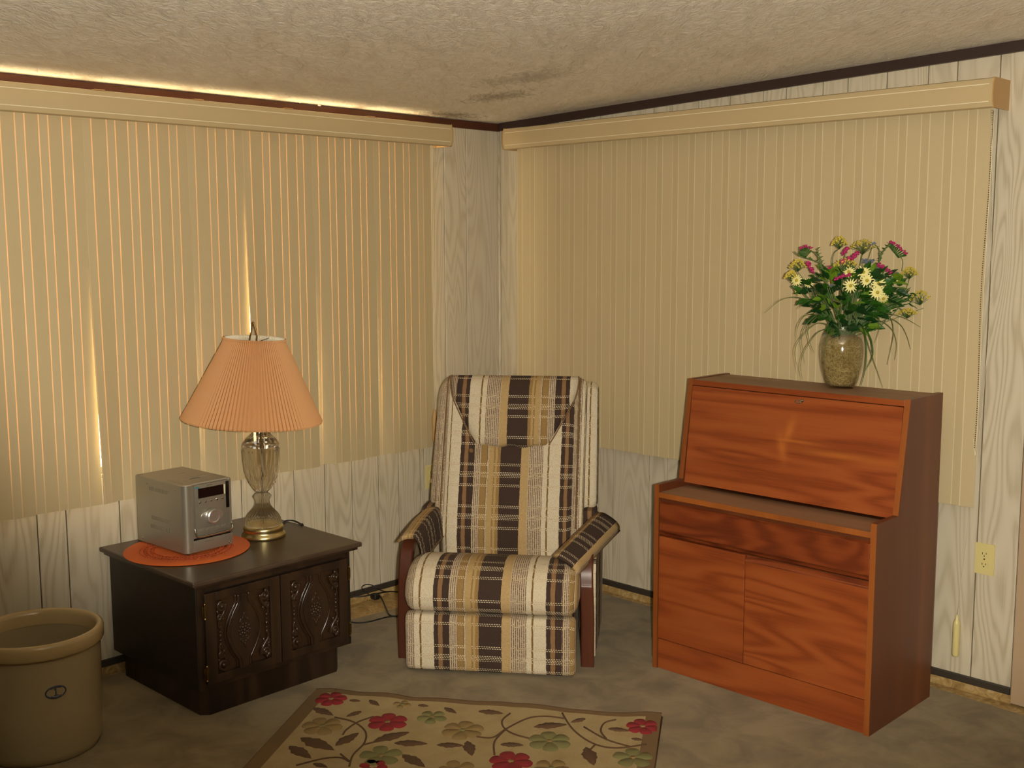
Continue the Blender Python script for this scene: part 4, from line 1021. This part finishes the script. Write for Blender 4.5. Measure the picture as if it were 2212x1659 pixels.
for a in ((885, 570, -.085, 'pale yellow daisy facing front, lower left of the central cluster', .028, (0, -.1)),
          (1010, 440, -.06, 'pale yellow daisy highest in the central cluster', .027, (0, .3)),
          (1045, 520, -.08, 'pale yellow daisy in the very middle of the central cluster', .027, (-.1, .1)),
          (1155, 550, -.075, 'pale yellow daisy right of the middle of the central cluster', .028, (.2, .1)),
          (1145, 635, -.09, 'largest pale yellow daisy, lowest open one of the central cluster', .031, (.1, -.1)),
          (870, 440, -.05, 'pale yellow daisy behind the pink statice spike, left of centre', .024, (-.3, .6)),
          (1200, 690, -.07, 'pale yellow daisy drooping just under the largest daisy', .022, (.4, -.6)),
          (365, 520, -.02, 'pale yellow daisy at the left edge below the mustard umbels', .024, (-.6, .1)),
          (480, 545, -.04, 'small pale yellow daisy left of the dark leaves', .020, (-.5, -.2)),
          (385, 620, -.02, 'half-hidden pale yellow daisy lowest on the left side', .018, (-.7, -.4)),
          (1320, 500, -.03, 'small pale yellow daisy at right below the pink spike', .018, (.5, .2))): daisy(*a)
def statice(pts, dep, label, nfl=16, w_=.008, comb=False, stem=None):
    c = vpt(*pts[len(pts)//2], dep); t = at_thing('statice_flower', label, 'flower', c)
    P = [vpt(x, y, dep) for x, y in pts]; path = smoothpath(P, 5)
    base = MOUTH+Vector((rnd.uniform(-.03, .03), rnd.uniform(-.03, .03), -.04))
    sp = [vpt(x, y, dep) for x, y in (stem or [])]
    end = P[0]-Vector((0, 0, .012)) if comb else P[len(P)//2]
    stem_part(t, [base, base.lerp(sp[0] if sp else end, .6)+Vector((0, 0, .004))]+sp+[end], .0018)
    bm = bm_new(); bg_ = bm_new()
    L = len(path)-1
    for k in range(nfl):
        f = k/(nfl-1); q = path[int(f*L)]
        for j in range(3):
            o_ = Vector((rnd.uniform(-1, 1), rnd.uniform(-1, 1), rnd.uniform(-1, 1)))*w_*.55
            sphere(bm, q+o_-c, w_*rnd.uniform(.35, .55), 6, (1, 1, .8))
        if comb:
            tip = q-Vector((0, 0, .006)); ba = P[0].lerp(P[-1], f*.55)-Vector((0, 0, .020+.014*f))-Rt*.004
            tube(bg_, [ba-c, tip-c], [.0012, .0026], 5)
    if comb: tube(bg_, [P[0]-Vector((0, 0, .016))-c, P[0].lerp(P[-1], .55)-Vector((0, 0, .034))-c], .002, 6); obj('calyx', bg_, 'leaf', t, True)
    else: bg_.free()
    obj('blossom', bm, 'magenta', t, True)
statice([(400, 210), (445, 185), (505, 210)], .0, 'magenta statice tip highest on the left side', 9, .007, True, [(620, 420), (575, 300), (520, 240)])
statice([(860, 195), (835, 230), (815, 260)], -.01, 'upright magenta statice beside the tall round umbel', 9, .010)
statice([(955, 250), (915, 285), (865, 320)], -.03, 'magenta statice slanting down to the left above the daisies', 12, .010)
statice([(835, 325), (820, 335), (800, 345)], -.03, 'small round magenta statice tuft above the daisies', 5, .009)
statice([(475, 355), (500, 395), (525, 435)], -.03, 'magenta statice beside the left mustard umbels', 9, .011, False)
statice([(640, 395), (675, 392), (710, 405)], -.02, 'short magenta statice between leafy sprig and daisies', 6, .008)
statice([(745, 505), (805, 480), (875, 460)], -.085, 'magenta statice lying over the leaves in front of the daisies', 13, .010)
statice([(1160, 370), (1225, 405), (1300, 460)], -.04, 'magenta statice slanting down to the right of the daisies', 14, .010)
statice([(1275, 145), (1345, 190), (1425, 260)], .0, 'large magenta statice comb at the top right', 15, .008, True, [(1150, 380), (1170, 280), (1230, 205)])
statice([(1635, 485), (1660, 530), (1685, 590)], .01, 'magenta statice at the far right on its own stalk', 10, .008, False, [(1400, 720), (1560, 640), (1625, 605)])
def umbel(zx, zy, wpx, dep, label, stem=None, dome=.5):
    P = vpt(zx, zy, dep); t = at_thing('umbel_flower', label, 'flower', P); Wm = wpx/4.483/2416*5.3
    base = MOUTH+Vector((rnd.uniform(-.03, .03), rnd.uniform(-.03, .03), -.04)); hub = P-Vector((0, 0, Wm*.55))
    stem_part(t, [base, base.lerp(hub, .6)]+[vpt(x, y, dep) for x, y in (stem or [])]+[hub], .0014)
    bm = bm_new(); rays = bm_new()
    for k in range(34):
        a = k*2.4; f = math.sqrt((k+.5)/34); q = Vector((math.cos(a)*f*Wm, math.sin(a)*f*Wm*.8, Wm*dome*(1-f*f)*1.0-.1*Wm))
        tube(rays, [hub-P, q*.6+(hub-P)*.25, q], .0007, 4)
        for j in range(4): sphere(bm, q+Vector((rnd.uniform(-1, 1), rnd.uniform(-1, 1), rnd.uniform(-.5, 1)))*.0035, .0026, 5)
    obj('rays', rays, 'stem', t, True); obj('florets', bm, 'umbel', t, True, kind='stuff')
umbel(778, 170, 62, .0, 'round mustard yellow umbel at the very top', [(710, 380), (725, 260)], 1.0)
umbel(1005, 195, 100, .01, 'wide flat mustard yellow umbel at top centre', [(985, 330)], .6)
umbel(375, 390, 62, .0, 'mustard yellow umbel upper of the two at left', None, 1.0)
umbel(310, 490, 52, .0, 'mustard yellow umbel lower of the two at left', None, 1.0)
umbel(840, 370, 90, -.02, 'mustard yellow umbel half hidden behind the daisies', None, .6)
umbel(1455, 460, 62, .0, 'fan-shaped mustard yellow umbel on a thin stalk at right', [(1390, 640)], .9)
umbel(1560, 700, 78, .0, 'mustard yellow umbel low on the right side', [(1400, 720)], .9)
umbel(1435, 835, 74, .0, 'lowest mustard yellow umbel under the right stalks', [(1300, 760)], .5)
def blue(zx, zy, dep, label, n=6, sp=.008):
    P = vpt(zx, zy, dep); t = at_thing('blue_flower', label, 'flower', P); base = MOUTH+Vector((0, 0, -.03))
    stem_part(t, [base, base.lerp(P, .6), P], .001); bm = bm_new()
    for k in range(n):
        q = Vector((rnd.uniform(-1, 1), rnd.uniform(-1, 1), rnd.uniform(-.6, .6)))*sp
        for j in range(4): an = j*PI/2+k; sphere(bm, q+(Rt*math.cos(an)+Vector((0, 0, math.sin(an))))*.0028, .0024, 5)
    obj('blossom', bm, 'bluefl', t, True)
blue(1105, 165, 0, 'tiny blue flower sprig at top right of centre'); blue(1010, 330, -.01, 'pale blue sprig above the daisies', 8, .010)
blue(1090, 335, -.01, 'pale blue sprig right above the highest daisy', 7, .009); blue(700, 572, -.08, 'tiny blue flower among the dark leaves', 3, .005)
blue(1640, 770, 0, 'tiny blue flower at the lower right tip'); blue(1335, 455, -.02, 'tiny blue flower beside the right pink spike', 4, .006)
# leafy sprigs
def sprig(pts, dep, label, n=12, ln=.012, m='leaf'):
    P = [vpt(x, y, dep) for x, y in pts]; t = at_thing('leafy_sprig', label, 'sprig', P[len(P)//2]); c = t.location
    stem_part(t, [MOUTH+Vector((0, 0, -.02))]+P, .0018); path = smoothpath(P, 6)
    for k in range(n):
        q = path[int(k/(n-1)*(len(path)-1))]; d = Rt*(1 if k % 2 else -1)+Vector((0, 0, .9))+Zn*rnd.uniform(-.6, .6); d.normalize()
        leaf_obj(t, q-c, d, ln, m)
LEAF = {}
def leaf_mesh(m, var):
    if (m, var) in LEAF: return LEAF[(m, var)]
    bm = bm_new(); rows = []
    wds = [(0, .02), (.2, .20), (.45, .27), (.7, .19), (.9, .08), (1, .005)] if var == 0 else [(0, .03), (.15, .28), (.35, .34), (.55, .20), (.62, .30), (.8, .14), (1, .01)]
    for f, w_ in wds: rows.append([bm.verts.new((s*w_, f, .06*abs(s)-.18*f*f+(0 if not d else -.012))) for d in (0, 1) for s in (-1, 0, 1)])
    for a, b in zip(rows[:-1], rows[1:]):
        for o_ in (0, 3):
            for k in range(2): bm.faces.new((a[o_+k], a[o_+k+1], b[o_+k+1], b[o_+k]))
        bm.faces.new((a[0], a[3], b[3], b[0])); bm.faces.new((a[2], a[5], b[5], b[2]))
    me = bpy.data.meshes.new('leaf'); bmesh.ops.recalc_face_normals(bm, faces=bm.faces); bm.to_mesh(me); bm.free(); me.materials.append(M[m]); LEAF[(m, var)] = me; return me
def leaf_obj(par, loc, d, ln, m, var=0, roll=None):
    o = bpy.data.objects.new('leaf', leaf_mesh(m, var)); COL.objects.link(o); o.parent = par; o.location = loc
    q = Vector(d).to_track_quat('Y', 'Z').to_matrix().to_4x4() @ Matrix.Rotation(rnd.uniform(-.7, .7) if roll is None else roll, 4, 'Y')
    o.rotation_euler = q.to_euler(); o.scale = (ln, ln, ln)
sprig([(610, 430), (605, 340), (575, 270), (568, 215)], 0, 'upright leafy green sprig at upper left', 14, .013)
sprig([(600, 420), (580, 350), (480, 310), (400, 285), (355, 255)], .01, 'leafy green sprig bending far left with a bluish tip', 15, .012)
sprig([(1150, 370), (1175, 290), (1215, 220), (1260, 165)], .01, 'leafy green sprig under the top right statice', 13, .012)
sprig([(1150, 360), (1165, 290), (1160, 220), (1120, 170)], .02, 'thin leafy sprig leading to the top blue flower', 10, .010)
# dense foliage: leaves are parts of one bushy bunch
fb = at_thing('foliage_bunch', 'dense dark green leaf bunch filling the middle of the bouquet', 'foliage', MOUTH)
n_l = 0
while n_l < 290:
    zx = rnd.uniform(380, 1500); zy = rnd.uniform(430, 1030)
    lo, hi = ((zy-400)/610, 0)
    cxx = 880-(zy-560)*.02; half = 470*max(0, 1-((zy-620)/ (420 if zy > 620 else 260))**2)**.5
    if zy > 620: half = max(half*(1-.25*(zy-620)/400), 110)
    if abs(zx-cxx) > half: continue
    dd = rnd.uniform(-.10, .06)*max(.25, half/470)
    P = vpt(zx, zy, dd); d = (P-MOUTH); d = Vector((d.x, d.y, d.z*.5)).normalized()+Vector((rnd.uniform(-.6, .6), rnd.uniform(-.6, .6), rnd.uniform(-.7, .5)))-Zn*.25
    m = rnd.choices(['leaf', 'leaf_dark', 'leaf_light'], [5, 5, 2 if dd < -.03 else 1])[0]
    leaf_obj(fb, P-MOUTH, d.normalized(), rnd.uniform(.034, .058), m, rnd.choice((0, 1)), rnd.uniform(-1.2, 1.2)); n_l += 1
for q in range(26):
    zx = rnd.uniform(480, 1420); P = vpt(zx, rnd.uniform(520, 760), rnd.uniform(-.06, .04))
    bm = bm_new(); tube(bm, smoothpath([Vector((rnd.uniform(-.02, .02), rnd.uniform(-.02, .02), -.05)), (P-MOUTH)*.55+Vector((0, 0, .005)), P-MOUTH]), .0016, 5); obj('stem', bm, 'stem', fb, True)
for (zx, zy) in ((1200, 770), (1280, 790), (1340, 730), (1380, 760), (1420, 700), (1460, 740), (1500, 690), (1330, 650), (1440, 660)):
    P = vpt(zx, zy, rnd.uniform(-.02, .03)); bm = bm_new(); tube(bm, smoothpath([vpt(1040, 900, 0)-MOUTH, vpt(1040+(zx-1040)*.55, 900+(zy-900)*.62, 0)-MOUTH, P-MOUTH]), .0016, 5); obj('stem', bm, 'leaf', fb, True)
    for q in range(5): leaf_obj(fb, P-MOUTH+Vector((rnd.uniform(-.012, .012), 0, rnd.uniform(-.012, .012))), (Rt*rnd.uniform(.2, 1)+Vector((0, 0, rnd.uniform(-.5, 1)))).normalized(), .022, 'leaf')
# drooping grass blades
GR = [([(440, 700), (340, 680), (200, 715), (50, 840)], 'long grass blade reaching furthest left'), ([(470, 740), (410, 755), (375, 800)], 'short grass blade at left below the long one'),
      ([(530, 840), (430, 870), (370, 980), (368, 1100)], 'grass blade drooping straight at far left of the vase'), ([(560, 850), (460, 940), (410, 1080), (440, 1330)], 'grass blade curving down left, second from outside'),
      ([(700, 965), (560, 935), (400, 1080), (345, 1220), (390, 1440)], 'longest left grass blade arching down to desk height'), ([(700, 975), (560, 1030), (440, 1200), (400, 1340), (418, 1480)], 'inner left grass blade touching the desk top'),
      ([(560, 870), (470, 980), (490, 1120), (532, 1220)], 'thin grass blade crossing back to the right at left'), ([(710, 980), (670, 1060), (575, 1165)], 'short grass blade close left of the vase neck'),
      ([(660, 1000), (640, 1180), (600, 1330)], 'grass blade hanging tight along the left of the vase'),
      ([(1150, 830), (1280, 845), (1420, 890), (1560, 970)], 'grass blade reaching furthest right'), ([(1100, 880), (1250, 880), (1370, 950), (1430, 1060), (1465, 1185)], 'outer right grass blade drooping beside the vase'),
      ([(1060, 930), (1160, 905), (1280, 990), (1330, 1130), (1312, 1290)], 'middle right grass blade arching down'), ([(1180, 830), (1270, 880), (1300, 1020), (1270, 1200), (1240, 1335)], 'inner right grass blade hanging long'),
      ([(1060, 920), (1150, 920), (1155, 1020), (1118, 1125)], 'short curled grass blade right of the vase neck'), ([(1000, 960), (1035, 1100), (1030, 1350), (985, 1540)], 'thick green blade down the right side of the vase'),
      ([(1030, 980), (1090, 1120), (1095, 1260), (1030, 1390)], 'grass blade bowing out beside the thick green one'), ([(1040, 1090), (1100, 1270), (1200, 1560)], 'straight thin blade trailing to the desk top at right'),
      ([(1380, 430), (1390, 330), (1355, 270)], 'thin bare stalk rising behind the right umbel'), ([(1600, 640), (1700, 715)], 'short thin stalk at the far right')]
for i, (pts, lb_) in enumerate(GR):
    dp = -.095 if 'thick green' in lb_ else -.07 if ('tight along' in lb_) else .0 if i > 16 else rnd.uniform(-.07, -.01)
    nn = len(pts)-1; P = [vpt(x, y, dp*min(1, .5+k/2)) for k, (x, y) in enumerate(pts)]
    bm = bm_new(); c = P[0].copy(); pa = smoothpath(P, 7); r0 = .0028 if 'thick' in lb_ else .0017
    tube(bm, [p-c for p in pa], [r0*(1-.75*(k/(len(pa)-1))**2) for k in range(len(pa))], 5)
    o = obj('grass_blade', bm, 'leaf' if 'thick' in lb_ else 'grass', None, True); o.location = c; tag(o, lb_, 'grass')

# ============================================================ floral rug
RTL = Vector((.745, -1.70, 0)); rxd = Vector((1.056, .705, 0)).normalized(); ryd = Vector((rxd.y, -rxd.x, 0)); RW, RL = 1.27, .86
rg = thing('area_rug', 'beige floral rug with brown edge on the carpet before the recliner', 'rug', RTL, math.atan2(rxd.y, rxd.x))
def rl(u, v, z=0): return Vector((u, -v, z))     # rug-local: u along the top edge, v towards the camera
bm = bm_new(); nu, nv = 48, 30
def wav(u, v): 
    e = max(0, 1-v/.12); return .004*math.sin(u*9)*e+.003*e*math.sin(u*23+1)
def edge(u): return .008*math.sin(u*11)*1.0+.004*math.sin(u*27)
g = [[[bm.verts.new(rl(RW*i/nu, RL*j/nv-(edge(RW*i/nu)*max(0, 1-j/3)), (.009+.0*wav(0, 0)+abs(wav(RW*i/nu, RL*j/nv)) if s else .0005))) for j in range(nv+1)] for i in range(nu+1)] for s in (0, 1)]
for s in (0, 1):
    for i in range(nu):
        for j in range(nv):
            f = bm.faces.new((g[s][i][j], g[s][i+1][j], g[s][i+1][j+1], g[s][i][j+1]))
            u, v = RW*(i+.5)/nu, RL*(j+.5)/nv
            f.material_index = 1 if (u < .055 or u > RW-.055 or v < .03 or v > RL-.055) else 0
for i in range(nu):
    for j in (0, nv): f = bm.faces.new((g[0][i][j], g[0][i+1][j], g[1][i+1][j], g[1][i][j])); f.material_index = 1
for j in range(nv):
    for i in (0, nu): f = bm.faces.new((g[0][i][j], g[0][i][j+1], g[1][i][j+1], g[1][i][j])); f.material_index = 1
obj('rug_body', bm, ['rug', 'rug_edge'], rg)
bm = bm_new(); 
tube(bm, smoothpath([rl(RW*i/24, -edge(RW*i/24)-.002, .006+abs(wav(RW*i/24, 0))) for i in range(25)], 2), .0045, 6); tube(bm, [rl(0, 0, .005), rl(0, RL, .005)], .0045, 6); tube(bm, [rl(RW, 0, .005), rl(RW, RL, .005)], .0045, 6); tube(bm, [rl(0, RL, .005), rl(RW, RL, .005)], .0045, 6)
obj('rug_binding', bm, 'rug_brown', rg, True)
def rp(zx, zy):
    P = onz(540+zx/2.404, 1460+zy/2.404, .01)-RTL; return P.dot(rxd), P.dot(ryd)
def inside(u, v, m=.012): return m < u < RW-m and .004 < v < RL-m
def zr(u, v): return .0095+abs(wav(u, v))
def blob(name, u, v, pts, m, h=.0035):
    bm = bm_new(); c = rl(u, v, zr(u, v)); n = len(pts)
    pts = [(min(max(u+a, .008), RW-.008)-u, min(max(v+b, .002), RL-.008)-v) for a, b in pts]
    top = [bm.verts.new(rl(a*.86, b*.86, h)) for a, b in pts]; bot = [bm.verts.new(rl(a, b, -.001)) for a, b in pts]; cc = bm.verts.new((0, 0, h))
    for i in range(n): bm.faces.new((top[i], top[(i+1) % n], cc)); bm.faces.new((bot[i], bot[(i+1) % n], top[(i+1) % n], top[i]))
    o = obj(name, bm, m, rg, True); o.location = c; return o
def flower(zx, zy, r, m, np_=6, ctr='rug_tan', a0=0):
    r *= 1.14
    u, v = rp(zx, zy)
    if not inside(u, v, -.03): return
    for k in range(np_):
        a = a0+2*PI*k/np_; cu, cv = u+r*.58*math.cos(a), v+r*.58*math.sin(a)
        if not inside(cu, cv, .02): continue
        pts = []
        for q in range(14):
            t_ = 2*PI*q/14; x_ = r*.46*math.cos(t_)*(1-.12*math.cos(t_)); y_ = r*.34*math.sin(t_)*(1+.35*math.cos(t_)); pts.append((x_*math.cos(a)-y_*math.sin(a), x_*math.sin(a)+y_*math.cos(a)))
        blob('petal', cu, cv, pts, m)
    if inside(u, v, .02): blob('flower_centre', u, v, [(.011*math.cos(q*PI/4), .011*math.sin(q*PI/4)) for q in range(8)], ctr, .004)
def rleaf(zx, zy, dxz, dyz, w_=.40, m='rug_brown'):
    """leaf centred on a photo point, with its half-length given in photo directions"""
    u, v = rp(zx, zy); u2, v2 = rp(zx+dxz, zy+dyz); du, dv = u2-u, v2-v; L = math.hypot(du, dv)
    if not inside(u, v, .0): return
    L = max(L, .02); cx_, sx_ = du/max(1e-6, math.hypot(du, dv)), dv/max(1e-6, math.hypot(du, dv)); pts = []
    sh_ = [(-1, .02), (-.7, .55), (-.55, .5), (-.25, 1), (-.1, .85), (.2, .85), (.35, .6), (.65, .45), (1, .02)]
    for a, b in sh_: pts.append((a*L, b*L*w_))
    for a, b in sh_[::-1][1:-1]: pts.append((a*L, -b*L*w_))
    blob('leaf', u, v, [(a*cx_-b*sx_, a*sx_+b*cx_) for a, b in pts], m)
def vine(pts):
    P = [rp(x, y) for x, y in pts]; P = [p for p in P if inside(*p, .01)]
    if len(P) < 2: return
    bm = bm_new(); tube(bm, [rl(p.x, p.y, zr(p.x, p.y)+.0) for p in smoothpath([(a, b, 0) for a, b in P], 5)], .0034, 6); obj('vine', bm, 'rug_brown', rg, True)
for a in (((715, 240), .064, 'rug_red', 6, 'rug_tan', .3), ((1355, 445), .064, 'rug_red', 6, 'rug_tan', .1), ((422, 122), .052, 'rug_red', 6, 'rug_tan', .6), ((2040, 265), .052, 'rug_red', 6, 'rug_tan', .2),
          ((375, 262), .064, 'rug_tan', 6, 'rug_green', .0), ((1105, 283), .066, 'rug_tan', 6, 'rug_green', .5), ((1075, 485), .055, 'rug_tan', 5, 'rug_green', .4), ((1565, 480), .055, 'rug_tan', 5, 'rug_green', .1), ((790, 150), .03, 'rug_tan', 4, 'rug_green', .1),
          ((945, 215), .048, 'rug_green', 5, 'rug_tan', .2), ((680, 415), .064, 'rug_green', 5, 'rug_tan', .6), ((1555, 340), .066, 'rug_green', 6, 'rug_tan', .3), ((1990, 425), .060, 'rug_green', 5, 'rug_tan', .8)): flower(*a[0], *a[1:])
for a in ((380, 185, 55, 20), (540, 198, -42, 14), (645, 142, 28, 14), (545, 130, 30, 2), (1040, 180, 34, 14), (1250, 190, 66, 6), (1560, 258, 90, -6), (1705, 232, -40, 10), (1915, 280, 58, 6), (350, 352, 92, 34), (505, 328, 62, -34),
          (735, 315, 96, -24), (835, 350, 90, 2), (1040, 360, 72, 2), (1140, 375, 14, 40), (1360, 358, 62, 2), (260, 395, 60, 34), (850, 440, 62, 34), (1765, 415, 22, 50), (365, 465, 40, 10), (900, 158, 24, 2), (2010, 330, 30, 4)): rleaf(*a)
for pts in ([(440, 215), (540, 240), (600, 290), (592, 350), (535, 410), (515, 470)], [(640, 212), (560, 240), (500, 280), (482, 305)], [(515, 445), (470, 425), (380, 430), (240, 465)], [(470, 405), (512, 440)], [(590, 358), (640, 345), (700, 335)],
            [(1350, 195), (1310, 230), (1320, 270), (1370, 302), (1450, 325)], [(1170, 315), (1260, 320), (1330, 275), (1440, 222), (1540, 213), (1630, 222)], [(1330, 275), (1270, 340), (1270, 410)], [(1622, 195), (1680, 280), (1780, 350), (1900, 375), (2060, 355)],
            [(1735, 265), (1850, 330), (1975, 368)], [(1900, 228), (1840, 245), (1822, 285), (1850, 325)], [(1790, 358), (1765, 385)]): vine(pts)
# the part of the rug beyond the picture repeats the design
for (u, v, r, m) in ((.25, .72, .06, 'rug_green'), (.55, .66, .06, 'rug_tan'), (.85, .70, .06, 'rug_red'), (1.1, .62, .06, 'rug_tan'), (.40, .55, .05, 'rug_red')):
    for k in range(6):
        a = 2*PI*k/6; blob('petal', u+r*.58*math.cos(a), v+r*.58*math.sin(a), [(r*.36*math.cos(q*PI/6), r*.30*math.sin(q*PI/6)) for q in range(12)], m)
# a loose thread on the top edge
bm = bm_new(); a = onz(723, 1497, .004); b = onz(726, 1487, .02); tube(bm, smoothpath([a-RTL, (a+b)/2-RTL, b-RTL]), .002, 5)
o = obj('loose_thread', bm, 'rug_brown', rg, True); o.rotation_euler = (0, 0, -math.atan2(rxd.y, rxd.x))
